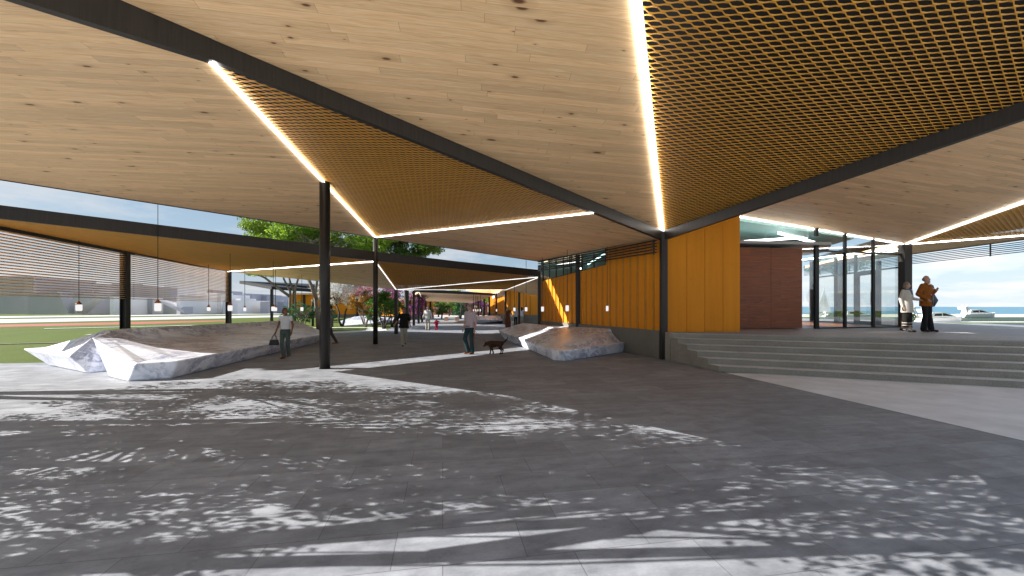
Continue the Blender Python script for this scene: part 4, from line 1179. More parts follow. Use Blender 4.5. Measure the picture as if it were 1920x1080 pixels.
MB().tube([dp(914.6, 641.6) , dp(915.5, 646), dp(914.8, 648.6)], .012, 6).build('collar', tanshoe, dog)
hw = bm_ + Vector((.20, -.12, .90))
wr = Vector(tuple(JD['wrL'])); ca, sa = math.cos(R(-38)), math.sin(R(-38)); k_ = 1.80 / 1.7
hw = bm_ + Vector(((wr.x * ca - wr.y * sa) * k_, (wr.x * sa + wr.y * ca) * k_ * .85, (wr.z - .07) * k_))
le = MB(); le.tube([hw, hw.lerp(dp(914.8, 643), .5) + Vector((0, 0, -.03)), dp(914.8, 643, -.03)], .011, 6); le.tube([hw, hw + Vector((-.03, -.02, -.2)), hw + Vector((-.05, -.02, -.42)), hw + Vector((-.01, -.02, -.44)), hw + Vector((.0, -.01, -.15)), hw], .009, 6)
tag(le.build('dog_lead', tanshoe), 'tan leather lead from the man in pink to the brown dog', 'lead')
# ---- far parent and child, four women
wj = fabric('white_linen', (.55,.55,.53), .1); beige = fabric('beige_cotton', (.33,.31,.25), .1); red = fabric('crimson_snowsuit', (.42,.020,.06))
person('adult in a white jacket and pale cap holding the hand of a child', G(802, 619), 1.72, R(170), dict(elL=(.26, 0, 1.12), wrL=(.36, 0, .92), elR=(-.26, 0, 1.12), wrR=(-.30, 0, .88)), skin_l, dict(mat=wj, name='jacket', hem=.78, fit=1.25, sr=.066), dict(mat=beige, cuff=.07), fabric('pale_cap', (.42,.46,.5)), 'hat', tanshoe, .018)
person('small child in a crimson suit and red hat beside the adult in white', G(818.5, 618.5), .80, R(170), dict(head=(0,0,1.50), elR=(-.26, 0, 1.3), wrR=(-.42, 0, 1.30), elL=(.26, 0, 1.16), wrL=(.33, 0, 1.0)), skin_l, dict(mat=red, name='suit_top', hem=.80, fit=1.45, sr=.09), dict(mat=red, fit=1.3, cuff=.09), fabric('red_hat', (.45,.01,.015)), 'hood', leather, .016, girth=1.25)
bdress = plain('brown_patterned_cloth', (.13,.035,.014), .8, 0, .75, 22)
person('long haired blonde woman in a long brown patterned dress and sunglasses', G(952.5, 616.5), 1.70, R(10), dict(elL=(.30, .05, 1.13), wrL=(.17, -.07, 1.0), elR=(-.22, .03, 1.12), wrR=(-.20, -.05, .9)), skin_m, dict(mat=bdress, name='dress_top', hem=.9, sleeve=.08, fit=1.05), dict(mat=bdress, skirt=.12, flare=1.5, name='skirt'), hair['blond'], 'long', leather, .016,
    extra=[('sunglasses', lambda m, J: m.ell(J['head'] + Vector((0, -.082, .020)), (.058, .018, .019), 12, 6), leather, 0)])
person('grey haired woman in a grey sleeveless top and black trousers behind the blonde', G(967, 611.6), 1.68, R(-150), dict(elL=(.24, .0, 1.12), wrL=(.22, -.1, .9)), skin_l, dict(mat=fabric('grey_top', (.36,.38,.40)), sleeve=.1, hem=.82), dict(mat=blk), hair['silver'], 'bob', leather, .017)
person('dark haired woman in a white top and beige shorts near the far column', G(978.5, 610), 1.66, R(160), dict(elL=(.24, .02, 1.12), wrL=(.26, -.06, .9)), skin_m, dict(mat=white_t, sleeve=.15, hem=.84), dict(mat=beige, len=.5), hair['black'], 'long', leather, .017)
person('dark haired woman in a short black dress at the far right of the group', G(991, 609), 1.66, R(30), dict(elL=(.24, .04, 1.12), wrL=(.29, .0, .9)), skin_m, dict(mat=blk, name='dress', sleeve=.08, hem=.62, flare=1.1, fit=1.08), None, hair['black'], 'long', leather, .017)
# ---- couple on the terrace
coat = fabric('beige_raincoat', (.50,.46,.40), .08); scarf = fabric('blue_scarf', (.09,.11,.19), .4, 20); dsk = fabric('black_striped_skirt', (.012,.011,.010))
bo = G(1701, 622.5, PZ)
person('short elderly woman in a beige raincoat with blue scarf and black striped skirt', bo, 1.64, R(18),
    dict(elR=(-.245, .05, 1.12), wrR=(-.235, -.02, .86), elL=(.25, .02, 1.14), wrL=(.30, -.16, 1.10), knR=(-.08, .02, .49), anR=(-.06, .14, .11), knL=(.07, -.06, .49), anL=(.06, -.05, .075)),
    skin_l, dict(mat=coat, name='raincoat', hem=.66, fit=1.24, flare=1.10, sr=.066, collar=1), dict(mat=dsk, skirt=.20, flare=1.05, fit=1.0, name='skirt'), hair['grey'], 'bob', leather, .011, R(30), 1.0, squash=.75,
    extra=[('scarf', lambda m, J: (m.loft([((0,.0,1.40), .105, .10), ((0,.0,1.47), .085, .085)], 14), m.cap((.02, -.11, 1.40), (.05, -.135, 1.28), .03, .02)), scarf, .012),
           ('skirt_stripe', lambda m, J: (m.loft([((.0,0,.30), .166, .148), ((0,0,.325), .166, .148)], 18), m.loft([((.0,0,.22), .166, .148), ((0,0,.24), .166, .148)], 18)), coat, 0),
           ('glove', lambda m, J: m.cap(J['wrR'] + Vector((0, 0, -.02)), J['wrR'] + Vector((0, -.01, -.12)), .036, .03), leather, .011)])
jk = fabric('rust_orange_jacket', (.23,.075,.010), .2, 14); bo2 = G(1737, 622, PZ)
person('tall bearded elderly man in a rust jacket, red tie and black trousers', bo2, 1.86, R(22),
    dict(elR=(-.29, .06, 1.14), wrR=(-.20, -.12, .99), elL=(.27, .05, 1.11), wrL=(.215, -.12, 1.24), knR=(-.085, -.02, .49), anR=(-.10, .02, .075), knL=(.085, -.03, .49), anL=(.12, -.06, .075)),
    skin_l, dict(mat=jk, name='jacket', hem=.77, fit=1.30, sr=.073, collar=1), dict(mat=fabric('charcoal_trousers', (.014,.013,.014)), fit=1.06, cuff=.078), hair['grey'], 'bald', leather, .011, R(18), 1.06, squash=.75,
    extra=[('shirt', lambda m, J: m.hexa([(-.012,-.146,1.10),(.075,-.146,1.10),(.075,-.10,1.10),(-.012,-.10,1.10)], [(-.055,-.095,1.445),(.075,-.095,1.445),(.075,-.05,1.445),(-.055,-.05,1.445)]), fabric('white_shirt', (.66,.66,.68), .04), 0),
           ('tie', lambda m, J: m.hexa([(.012,-.158,1.08),(.06,-.158,1.08),(.06,-.14,1.08),(.012,-.14,1.08)], [(.0,-.108,1.42),(.035,-.108,1.42),(.035,-.09,1.42),(.0,-.09,1.42)]), fabric('red_tie', (.42,.012,.015), .06), 0),
           ('waistcoat', lambda m, J: m.hexa([(-.004,-.158,.80),(.085,-.158,.80),(.085,-.12,.80),(-.004,-.12,.80)], [(-.002,-.152,1.10),(.08,-.152,1.10),(.08,-.12,1.10),(-.002,-.12,1.10)]), leather, 0),
           ('beard', lambda m, J: m.ell(J['head'] + Matrix.Rotation(R(18), 3, 'Z') @ Vector((0, -.055, -.085)), (.05, .042, .05), 12, 8), hair['silver'], 0)])
sb = bo2 + Vector((.27, .06, .80))
bag2 = thing('shoulder_bag', 'black bag hanging from the shoulder of the man in the rust jacket', 'bag', sb)
q2 = lambda x, y, z: bo2 + Vector((x, y, z))
out_ = [(.16, 1.27), (.27, 1.30), (.435, 1.04), (.30, .82), (.20, .86)]
MB().hexa([q2(x, .02, z) for x, z in out_], [q2(x, .13, z) for x, z in out_]).build('bag_body', leather, bag2, bevel=.02, smooth=True)
MB().tube([q2(.24, .07, 1.28), q2(.235, -.02, 1.42), q2(.19, -.03, 1.53), q2(.16, .06, 1.53), q2(.2, .12, 1.36)], .014, 6).build('strap', leather, bag2, smooth=True)
# child far beyond the lobby and a cyclist behind the couple
person('distant child in a white top and blue jeans seen through the lobby glass', At(1605, 601, 36.0) - Vector((0, 0, 0)) * 0, 0.92, R(10), dict(head=(0,0,1.53)), skin_m, dict(mat=white_t, sleeve=.4, hem=.85, fit=1.25), dict(mat=fabric('blue_jeans', (.06,.09,.18)), fit=1.15), hair['brown'], 'bob', leather, .016)
cb = G(1713, 605.5); kk = cb.y / F
bike = thing('bicycle', 'yellow framed bicycle standing beyond the terrace between the couple', 'bicycle', cb)
yel = plain('yellow_paint', (.62,.60,.02), .35)
for dx in (-.52, .52):
    w = cb + Vector((dx, 0, .34)); pts = [w + Vector((.32*math.cos(t*math.pi/10), 0, .32*math.sin(t*math.pi/10))) for t in range(21)]
    wh = MB().tube(pts, .022, 6).build('wheel', M['steel_blk'], bike)
    mm = MB()
    for t in range(5): 
        q = Vector((.31*math.cos(t*math.pi/5), 0, .31*math.sin(t*math.pi/5))); mm.tube([w - q, w + q], .004, 4)
    mm.build('spokes', M['greyplaster'], wh)
q = lambda x, z: cb + Vector((x, 0, z))
MB().tube([q(-.52,.34), q(-.12,.32), q(.40,.80), q(-.22,.78), q(-.12,.32)], .028, 8).tube([q(-.52,.34), q(-.22,.80)], .02, 6).tube([q(.52,.34), q(.38,.95)], .026, 8).build('frame', yel, bike)
MB().tube([q(.36,.97), q(.50,1.0)], .018, 6).build('handlebar', M['steel_blk'], bike); MB().ell(q(-.25,.86), (.13,.06,.035)).build('saddle', leather, bike)
person('cyclist in pale top and dark leggings astride the yellow bicycle', cb + Vector((-.1, 0, .06)), 1.66, R(90),
    dict(head=(0,-.18,1.55), neck=(0,-.10,1.44), knR=(-.09,-.28,.62), anR=(-.09,-.12,.26), knL=(.09,-.20,.5), anL=(.09,-.02,.12), elR=(-.2,-.2,1.15), wrR=(-.2,-.42,1.0), elL=(.2,-.2,1.15), wrL=(.2,-.42,1.0)),
    skin_l, dict(mat=fabric('pale_jersey', (.5,.52,.5)), sleeve=.3, hem=.88), dict(mat=fabric('dark_green_leggings', (.02,.05,.04))), fabric('pale_helmet', (.5,.45,.2)), 'hat', leather, .018)
# ================================================================== TREES AND SHRUBS
def leaves(clusters, n, size, seed, name, mat, parent, flat=.35, aspect=.55):
    """n small leaf faces spread through clusters (centre, radius)"""
    rng = np.random.default_rng(seed)
    C = np.array([c for c, r in clusters], float); Rr = np.array([r for c, r in clusters], float)
    w = Rr.mean(1) ** 2; idx = rng.choice(len(C), n, p=w / w.sum())
    d = rng.normal(size=(n, 3)); d /= np.linalg.norm(d, axis=1)[:, None]
    rad = rng.random(n) ** 0.45
    c = C[idx] + d * Rr[idx] * rad[:, None]
    ax = rng.normal(size=(n, 3)); ax /= np.linalg.norm(ax, axis=1)[:, None]
    nn = rng.normal(size=(n, 3)) * [1, 1, 1 + flat]; bx = np.cross(ax, nn); bx /= np.linalg.norm(bx, axis=1)[:, None]
    s = size * (0.6 + 0.8 * rng.random(n))[:, None]
    a = ax * s; b = bx * s * aspect
    k = np.cross(a, b); k /= np.linalg.norm(k, axis=1)[:, None]; k *= s * .15
    W = np.stack([c - a, c + b + k, c + a, c - b + k], 1).reshape(-1, 3) - np.array(wloc(parent))
    me = bpy.data.meshes.new(name)
    me.vertices.add(4 * n); me.vertices.foreach_set('co', W.ravel())
    me.loops.add(4 * n); me.loops.foreach_set('vertex_index', np.arange(4 * n, dtype=np.int32))
    me.polygons.add(n); me.polygons.foreach_set('loop_start', np.arange(0, 4 * n, 4, dtype=np.int32)); me.polygons.foreach_set('loop_total', np.full(n, 4, np.int32))
    me.update(calc_edges=True); me.materials.append(mat)
    o = bpy.data.objects.new(name, me); COL.objects.link(o); o.parent = parent
    return o

def tree(name, label, cat, base, crowns, nclump, clump_r, nleaf, leaf, mat, bark, seed, stems=None, stem_r=.12, group=None, twigs=True, lname='crown', shell=.55):
    """crowns: (centre, radii); clumps sit in the outer shell of each crown so gaps stay between them"""
    rnd = random.Random(seed)
    t = thing(name, label, cat, base, group)
    cl = []
    for c, r in crowns:
        c = Vector(c)
        for i in range(nclump):
            d = Vector((rnd.gauss(0, 1), rnd.gauss(0, 1), rnd.gauss(0, 1))).normalized()
            k = shell + (1 - shell) * rnd.random() ** .7
            p = c + Vector((d.x * r[0], d.y * r[1], d.z * r[2])) * k
            q = clump_r * rnd.uniform(.6, 1.35)
            cl.append(((p.x, p.y, p.z), (q * rnd.uniform(.8, 1.4), q * rnd.uniform(.8, 1.4), q * rnd.uniform(.45, .9))))
    m = MB(); base = Vector(base)
    tops = []
    for s in (stems or [[(0, 0, 0), (0.05, 0, 1.5), (0, 0, 3)]]):
        pts = [base + Vector(p) for p in s]
        m.tube(pts, [stem_r * (1.15 - .55 * i / max(1, len(pts) - 1)) for i in range(len(pts))], 9)
        tops.append((pts[-1], stem_r * .6))
    if twigs:
        for i, (c, r) in enumerate(cl):
            if i % twigs: continue
            tp, tr_ = tops[i % len(tops)] if len(tops) > 1 else tops[0]
            c = Vector(c); mid = tp.lerp(c, .5) + Vector((rnd.uniform(-.2, .2), rnd.uniform(-.2, .2), rnd.uniform(-.1, .35))) * (c - tp).length * .3
            q1 = tp.lerp(mid, .5) + Vector((0, 0, .04)) * (c - tp).length
            m.tube([tp, q1, mid, c], [tr_ * .62, tr_ * .42, tr_ * .28, tr_ * .08], 5, caps=False)
    m.build('trunk', bark, t, smooth=True)
    leaves(cl, nleaf, leaf, seed + 7, lname, mat, t)
    return t

g_ = 'trees behind the low canopy'
b1 = G(597, 619)
tree('leafy_tree', 'light green tree behind the low canopy, its forked trunk beside the round column', 'tree', b1,
     [((b1.x - 2.6, b1.y + 2.6, 7.3), (2.8, 2.6, 1.6)), ((b1.x + 2.0, b1.y + 2.2, 7.3), (3.2, 2.6, 1.7))], 80, .58, 26000, .085, M['leaf'], M['bark'], 3,
     [[(0, 0, 0), (-.1, 0, 1.3), (-.25, 0, 2.6), (-.1, 0, 3.6), (.5, .2, 5.2)], [(-.12, 0, 2.2), (-.5, 0, 3.2), (-1.1, .2, 4.3), (-2, .4, 5.6)]], .13, g_, twigs=3)
b2 = G(552, 616)
tree('leafy_tree', 'pale green tree at the left end of the row, twin bare trunks below', 'tree', b2,
     [((b2.x - 1.9, b2.y + 2, 7.9), (3.2, 2.8, 1.5))], 60, .62, 12000, .09, M['leaf_lime'], M['bark'], 5,
     [[(0, 0, 0), (.08, 0, 1.6), (.02, 0, 2.9), (.3, 0, 3.9), (.6, .2, 5.4)], [(-.3, 0, 0), (-.36, 0, 1.5), (-.32, 0, 2.9), (-.8, 0, 3.8), (-1.5, .2, 5.6)], [(-.36, 0, 2.5), (-1.2, 0, 3.1), (-2.3, 0, 3.95), (-2.9, 0, 4.2)], [(.06, 0, 2.8), (-.3, 0, 3.5), (-.6, 0, 4.6)]], .10, g_, twigs=4)
leaves([((b2.x - 2.9, b2.y, 4.22), (.85, .5, .16)), ((b2.x - 1.9, b2.y, 4.1), (.5, .4, .14))], 260, .085, 44, 'low_spray', M['leaf_lime'], bpy.data.objects['leafy_tree.001'])
b3 = Vector((-9.6, 36.5, 0))
tree('leafy_tree', 'dark green tree behind the rear round column, right end of the row', 'tree', b3,
     [((b3.x + .3, b3.y, 7.7), (3.6, 2.6, 1.7)), ((b3.x - 2.8, b3.y + .5, 8.0), (2.8, 2.2, 1.8))], 70, .62, 22000, .10, M['leaf_dk'], M['bark_dk'], 8,
     [[(0, 0, 0), (.1, 0, 1.8), (0, 0, 3.5), (.1, 0, 5.6)]], .17, g_, twigs=3)
gs = 'flowering shrubs and small trees of the garden'
def multi(n, h, sp, seed, lean=.5):
    rnd = random.Random(seed); o = []
    for i in range(n):
        a = 2 * math.pi * i / n + rnd.uniform(-.4, .4); k = sp * rnd.uniform(.6, 1.2)
        x, y = math.cos(a) * k, math.sin(a) * k
        o.append([(x * .12, y * .12, 0), (x * .35 + rnd.uniform(-.05, .05), y * .35, h * .35), (x * .7, y * .7, h * .7), (x, y, h)])
    return o
b = G(566, 616.5)
tree('feathery_shrub', 'blue green feathery shrub with arching twigs beside the woman in the white tee', 'shrub', b, [((b.x, b.y, 1.25), (1.55, 1.3, .82))], 110, .17, 3600, .05, M['leaf_blue'], M['bark'], 11, multi(8, .9, .55, 1), .03, gs, twigs=1, lname='foliage', shell=.35)
b = G(603, 618) + Vector((.2, .6, 0))
tree('feathery_shrub', 'small blue green shrub at the foot of the forked trunk by the round column', 'shrub', b, [((b.x, b.y, 1.1), (.7, .7, .6))], 40, .16, 1100, .05, M['leaf_blue'], M['bark'], 12, multi(5, .8, .35, 2), .03, gs, twigs=1, lname='foliage')
b = G(641, 612)
tree('blossom_tree', 'white blossom tree with dark twisted stems beyond the round column', 'tree', b, [((b.x - .2, b.y, 3.0), (1.9, 1.6, 1.35))], 60, .33, 6500, .05, M['bl_white'], M['bark_dk'], 13, [[(0, 0, 0), (-.28, 0, .55), (-.22, 0, 1.2), (-.5, 0, 1.9)], [(.06, 0, 0), (.22, 0, .6), (.28, .1, 1.3), (.6, .1, 2.0)]], .09, gs, twigs=2, lname='blossom', shell=.3)
b = Vector((-14.6, 43, 0))
tree('blossom_tree', 'pink blossom tree spreading under the low canopy edge', 'tree', b, [((b.x - .6, b.y, 3.6), (3.1, 1.8, 1.2))], 60, .38, 6500, .06, M['bl_pink'], M['bark_dk'], 14, [[(0, 0, 0), (.1, 0, 1), (0, 0, 2.4)], [(0, 0, .4), (-.6, 0, 1.5), (-1.6, 0, 2.6)]], .09, gs, twigs=2, lname='blossom', shell=.2)
b = Vector((-10.9, 42, 0))
tree('blossom_tree', 'magenta blossom tree behind the column left of the woman in black', 'tree', b, [((b.x - .3, b.y, 2.9), (2.3, 1.6, 1.35)), ((b.x + 1.4, b.y - 1, 2.0), (1.0, 1.0, 1.2))], 50, .34, 8000, .055, M['bl_mag'], M['bark_dk'], 15, multi(4, 1.6, .6, 3), .07, gs, twigs=2, lname='blossom', shell=.2)
b = G(685, 613.5)
tree('autumn_shrub', 'orange leaved shrub with a fan of pale stems on the garden lawn', 'shrub', b, [((b.x - .1, b.y, 2.0), (1.45, 1.1, .95))], 50, .22, 3600, .055, M['leaf_or'], M['bark'], 16, multi(7, 1.2, .75, 4), .045, gs, twigs=1, lname='foliage', shell=.3)
b = G(692, 612.5) + Vector((.6, -.6, 0))
tree('green_shrub', 'small bright green shrub at the foot of the orange one', 'shrub', b, [((b.x, b.y, 1.05), (.75, .7, .7))], 24, .2, 1500, .055, M['leaf_grass'], M['bark'], 17, multi(5, .7, .4, 5), .03, gs, twigs=1, lname='foliage')
b = G(719, 616.5)
tree('green_shrub', 'rounded bright green shrub with dark stems right of the slim column', 'shrub', b, [((b.x, b.y, 1.85), (1.15, 1.1, .98))], 56, .28, 5500, .06, M['leaf_grass'], M['bark_dk'], 18, multi(5, 1.1, .5, 6), .06, gs, twigs=2, lname='foliage', shell=.3)
b = Vector((-9.9, 33.5, 0))
tree('green_shrub', 'half hidden green shrub between the two slim columns behind the woman in black', 'shrub', b, [((b.x, b.y, 1.6), (.9, .9, .9))], 30, .26, 2600, .06, M['leaf_grass'], M['bark_dk'], 19, multi(4, 1.0, .4, 7), .05, gs, twigs=2, lname='foliage')
# far court trees
gf = 'far trees of the rear court'
for px, Y, zc_, rx, rz, mt, nl, sd, lab, cat in (
    (822, 66, 3.7, 2.3, 1.1, 'bl_white', 2600, 21, 'far pale blossom tree with a flat crown above the parent', 'tree'),
    (828, 58, 1.6, 2.2, .9, 'leaf_dk', 2200, 22, 'dark green far bush under the pale blossom tree', 'shrub'),
    (842, 72, 3.0, 1.8, 1.6, 'leaf_dk', 2200, 23, 'deep green far tree at the middle of the rear court', 'tree'),
    (864, 56, 3.3, 2.0, .8, 'leaf_lime', 1800, 24, 'lime leaved far tree with a slim dark trunk', 'tree'),
    (862, 60, 1.3, 1.2, 1.2, 'leaf_blue', 1700, 25, 'blue green far bush behind the head of the dog man', 'shrub'),
    (878, 66, 2.4, 2.2, 1.5, 'leaf_blue', 2200, 26, 'green far tree right behind the dog man', 'tree'),
    (896, 62, 2.2, 1.7, 1.4, 'bl_mag', 1400, 27, 'purple flowering far bush behind the tiny lamps', 'shrub'),
    (905, 70, 3.2, 2.2, 1.2, 'leaf', 2000, 28, 'green far tree above the tiny lamps', 'tree')):
    b = Vector(((px - CX) / F * Y, Y, 0))
    tree('far_tree' if cat == 'tree' else 'far_bush', lab, cat, b, [((b.x, b.y, zc_), (rx, rx * .8, rz))], 26, .42, nl, .10, M[mt], M['bark_dk'], sd, [[(0, 0, 0), (.1, 0, zc_ * .5), (0, 0, zc_ * .85)]], .11, gf, twigs=3, shell=.3)
# trees left of the frame whose crowns dapple the paving
gsd = 'plaza trees'
T0 = [[(0, 0, 0), (.1, .05, .3), (-.1, 0, .55), (.05, .1, .85)], [(-.02, 0, .4), (.7, .3, .62), (1.3, .5, .9)], [(.05, 0, .35), (-.6, -.35, .6), (-1.2, -.6, .92)]]
T1 = [[(0, 0, 0), (0, .15, .4), (.1, .6, .66), (.9, .75, .8), (1.9, .9, 1.0)], [(.1, .6, .66), (.5, 1.1, .78), (.9, 1.75, .97)], [(.1, .6, .66), (-.6, .9, .8), (-1.3, 1.2, 1.0)], [(.9, .75, .8), (1.3, 1.2, .88), (1.9, 1.5, .95)]]
for (x, y, crowns, n, nl, sd, zk, stems, sr, lab) in (
    (-15.4, 5.6, [((-15.4, 5.3, 5.2), (2.6, 2.0, 2.0)), ((-15.0, 5.0, 8.6), (1.8, 1.6, 1.2)), ((-15.4, 3.75, 5.2), (2.7, .75, 2.3)), ((-15.0, 4.25, 7.5), (2.2, .95, 1.2))], 75, 33000, 31, 6.4, T0, .15, 'plaza tree with a broad crown, its shadow in the middle of the floor'),
    (-15.2, 7.9, [((-15.2, 7.8, 5.0), (2.4, 1.6, 1.5)), ((-14.9, 7.2, 7.2), (1.5, 1.4, .9))], 85, 13500, 32, 5.6, T0, .14, 'plaza tree by the lawn edge whose crown shades the floor near the benches'),
    (-18.6, 4.9, [((-18.6, 4.9, 9.9), (2.5, 2.0, 1.8)), ((-18.0, 3.9, 11.6), (1.6, 1.2, .9))], 80, 4200, 33, 9.4, T0, .13, 'tall plaza tree whose thin crown dapples the right of the floor'),
    (-14.6, 2.0, [((-12.9, 3.0, 8.6), (1.3, .7, .9)), ((-14.4, 3.6, 9.4), (1.9, .7, .9)), ((-15.6, 2.9, 6.6), (.8, .35, .5))], 30, 3000, 34, 8.6, T1, .085, 'slim plaza tree nearest the camera, shading the front edge of the floor')):
    b = Vector((x, y, 0))
    tree('plaza_tree', lab, 'tree', b, crowns, n, .30, nl, .046, M['leaf'], M['bark'], sd, [[(p[0], p[1], p[2] * zk) for p in st_] for st_ in stems], sr, gsd, twigs=3, shell=.15)
# shore tree seen through the lobby and a potted-looking shrub behind the narrow pane
b = At(1521, 606, 24.0); b.z = PZ
b = Vector(((1521 - CX) / F * 29, 29, .0))
tree('shore_tree', 'slender pale trunked tree seen through the lobby glass', 'tree', b, [((b.x + 1.6, b.y, 4.6), (2.3, 1.6, .7))], 34, .4, 1500, .075, M['leaf_dk'], M['bark'], 41, [[(0, 0, 0), (.05, 0, 1.3), (-.02, 0, 2.6), (.1, 0, 3.6), (.7, 0, 4.3)]], .10, None, twigs=2, shell=.2)
b = Vector(((1393 - CX) / F * 27, 27, .0))
tree('green_shrub', 'green shrub seen through the narrow pane left of the timber core', 'shrub', b, [((b.x, b.y, 1.45), (1.0, .8, 1.0))], 24, .26, 1800, .07, M['leaf_grass'], M['bark_dk'], 42, multi(4, 1, .4, 8), .05, None, twigs=2, lname='foliage')

# ================================================================== FAR BUILDINGS
gm = 'plain grey building volumes on the skyline'
for x0, x1, yt, Y, mt, lab in (
    (-60, 82, 519, 93, 'mass1', 'tall grey block at the far left edge behind the slats'),
    (52, 175, 549, 90, 'mass1', 'long low grey block right of the tall left one'),
    (173, 240, 533, 97, 'mass1', 'grey block behind the first post of the slat screen'),
    (213, 223, 556, 86, 'mass2', 'narrow white slab in front of the grey block by the first post'),
    (240, 300, 560, 94, 'mass1', 'low grey wedge block right of the first post'),
    (258, 271, 536, 120, 'mass3', 'thin blue grey tower behind the largest pendant lamp'),
    (270, 316, 538, 135, 'mass2', 'pale block far behind the largest pendant lamp'),
    (306, 352, 558, 91, 'mass1', 'grey gabled block left of the small pendant lamp'),
    (338, 345, 556, 88, 'mass2', 'narrow white slab between two grey blocks'),
    (352, 425, 552, 99, 'mass2', 'long pale block behind the far slats'),
    (388, 407, 544, 125, 'mass3', 'blue grey tower rising over the long pale block'),
    (418, 457, 563, 96, 'mass2', 'low pale block right of the last post'),
    (436, 440, 557, 140, 'mass3', 'tiny blue grey tower right of the last post'),
    (455, 469, 550, 110, 'mass3', 'left half of the blue grey twin tower'),
    (468.5, 482, 551.5, 108, 'mass3', 'right half of the blue grey twin tower'),
    (491, 508, 554, 112, 'mass3', 'square blue grey tower behind the frame canopy post'),
    (488, 512, 565.5, 100, 'mass1', 'low grey block under the square tower'),
    (517, 540, 566, 104, 'mass3', 'low blue grey block behind the feathery shrub')):
    a, b = At(x0, HZ, Y), At(x1, HZ, Y + 2); h = EYE + (HZ - yt) / F * Y
    o = MB()
    o.box((a.x, Y, -.3), (b.x, Y + 14, h)); 
    if x1 - x0 > 20: o.box((a.x + (b.x - a.x) * .25, Y + 3, h - .1), (a.x + (b.x - a.x) * .6, Y + 9, h + .5))
    tag(o.build('building_block', M[mt]), lab, 'building', gm)
for (x0, y0), (x1, y1), (x2, y2), lab in (((110, 549), (128, 588), (136, 555), 'folded grey roof plate leaning between the two left blocks'), ((137, 556), (140, 588), (184, 553), 'broad folded grey roof plate left of the first post'), ((285, 560), (345, 588), (345, 575), 'grey ramp plate right of the largest pendant lamp')):
    p, q, r = At(x0, y0, 87), At(x1, y1, 87), At(x2, y2, 89)
    d = Vector((0, 2.5, 0)); o = MB().hexa([p, q, r], [p + d, q + d, r + d]); tag(o.build('roof_plate', M['mass1']), lab, 'roof', 'leaning roof plates')
# frame canopy behind the benches
fc = thing('frame_canopy', 'thin dark angular canopy on slim posts beyond the lawn', 'canopy', G(509, 604))
q = [At(449, 526.5, 46), At(509, 537, 43), At(600, 543, 43), At(604, 533, 55), At(520, 530, 58)]
zfc = plane(q[0], q[2], q[3])
MB().hexa([p - Vector((0, 0, .32)) for p in (q[0], q[1], q[2])] , [q[0], q[1], q[2]]).build('roof_slab', M['steel_blk'], fc)
MB().hexa([p - Vector((0, 0, .3)) for p in (q[0], q[4], q[3], At(575, 536, 50))], [q[0], q[4], q[3], At(575, 536, 50)]).build('roof_slab', M['steel_blk'], fc)
for px, py, zt_ in ((509.5, 603.5, 540), (551, 600, 541), (586, 611, 575)):
    if px == 586: continue
    c = G(px, py); MB().box((c.x - .11, c.y - .11, 0), (c.x + .11, c.y + .11, At(px, zt_, c.y).z)).build('post', M['steel'], fc)
tag(MB().lathe(G(586.5, 611.5), [(.10, 0), (.10, 2.05), (.085, 2.1), (.085, 2.3), (.03, 2.34)], 12).build('bollard_light', M['steel_blk'], smooth=True), 'black bollard beside the feathery shrub', 'bollard')
# ochre pavilions
def pavilion(label, x0, x1, yt, Y0, Y1, n, post=True):
    a, b = At(x0, HZ, Y0), At(x1, HZ, Y1); za, zb = At(x0, yt, Y0).z, At(x1, yt, Y1).z
    a.z = b.z = 0
    t = thing('ochre_pavilion', label, 'building', a.lerp(b, .5))
    MB().wall(a, b, .5, za, 4, 1.0 if b.x > a.x else 0.0, .5, zb).build('wall', M['yellow'], t)
    MB().wall(a - Vector((0, .05, 0)), b - Vector((0, .05, 0)), 0, .5, .3, .5).build('plinth', M['plinth'], t)
    for k in range(n):
        p = a.lerp(b, (k + .5) / n) - Vector((0, .25, 0)); z = za + (zb - za) * (k + .5) / n
        MB().box((p.x - .14, p.y - .1, 0), (p.x + .14, p.y + .1, z)).build('post', M['steel_blk'], t)
    MB().wall(a - Vector((0, .3, 0)), b - Vector((0, .3, 0)), za, za + .25, 4.6, 1.0, zb, zb + .25).build('roof', M['pine_far'], t)
    return t
pavilion('ochre pavilion behind the blossom trees left of the slim column', 546, 742, 552.5, 62, 66, 4)
pavilion('ochre pavilion with dark posts behind the magenta blossom and the parent', 764, 812, 563.5, 52, 58, 5)
# far ochre hall behind the four women
fh = thing('ochre_hall', 'far ochre hall behind the four women, small pale windows high on its flank', 'building', (0, 40, 0))
h0, h1, h2 = Vector(((916 - CX) / F * 50, 50, 0)), Vector(((950 - CX) / F * 39, 39, 0)), Vector(((1030 - CX) / F * 35, 35, 0))
ribbed(h0, h1, .95, .95, At(918, 549, 50).z, At(950, 540, 39).z, fh, .6); ribbed(h1, h2, .95, .95, At(950, 541, 39).z, At(1030, 545, 35).z, fh, .9)
MB().wall(h0, h1, 0, .95, .12, 0.0).wall(h1, h2, 0, .95, .12, 0.0).build('plinth', M['plinth'], fh)
MB().prism([h0[:2], h1[:2], h2[:2], (5, 48), (2, 55)], lambda x, y: 3.55, lambda x, y: 3.7).build('roof', M['deck'], fh)
for u0, u1 in ((.30, .44), (.58, .68), (.69, .79), (.80, .90), (.91, .99)):
    a, b = h0.lerp(h1, u0), h0.lerp(h1, u1); MB().wall(a - Vector((.08, .05, 0)), b - Vector((.08, .05, 0)), 2.55 + u0 * .25, 3.35, .02, .5).build('window', M['greyplaster'], fh)
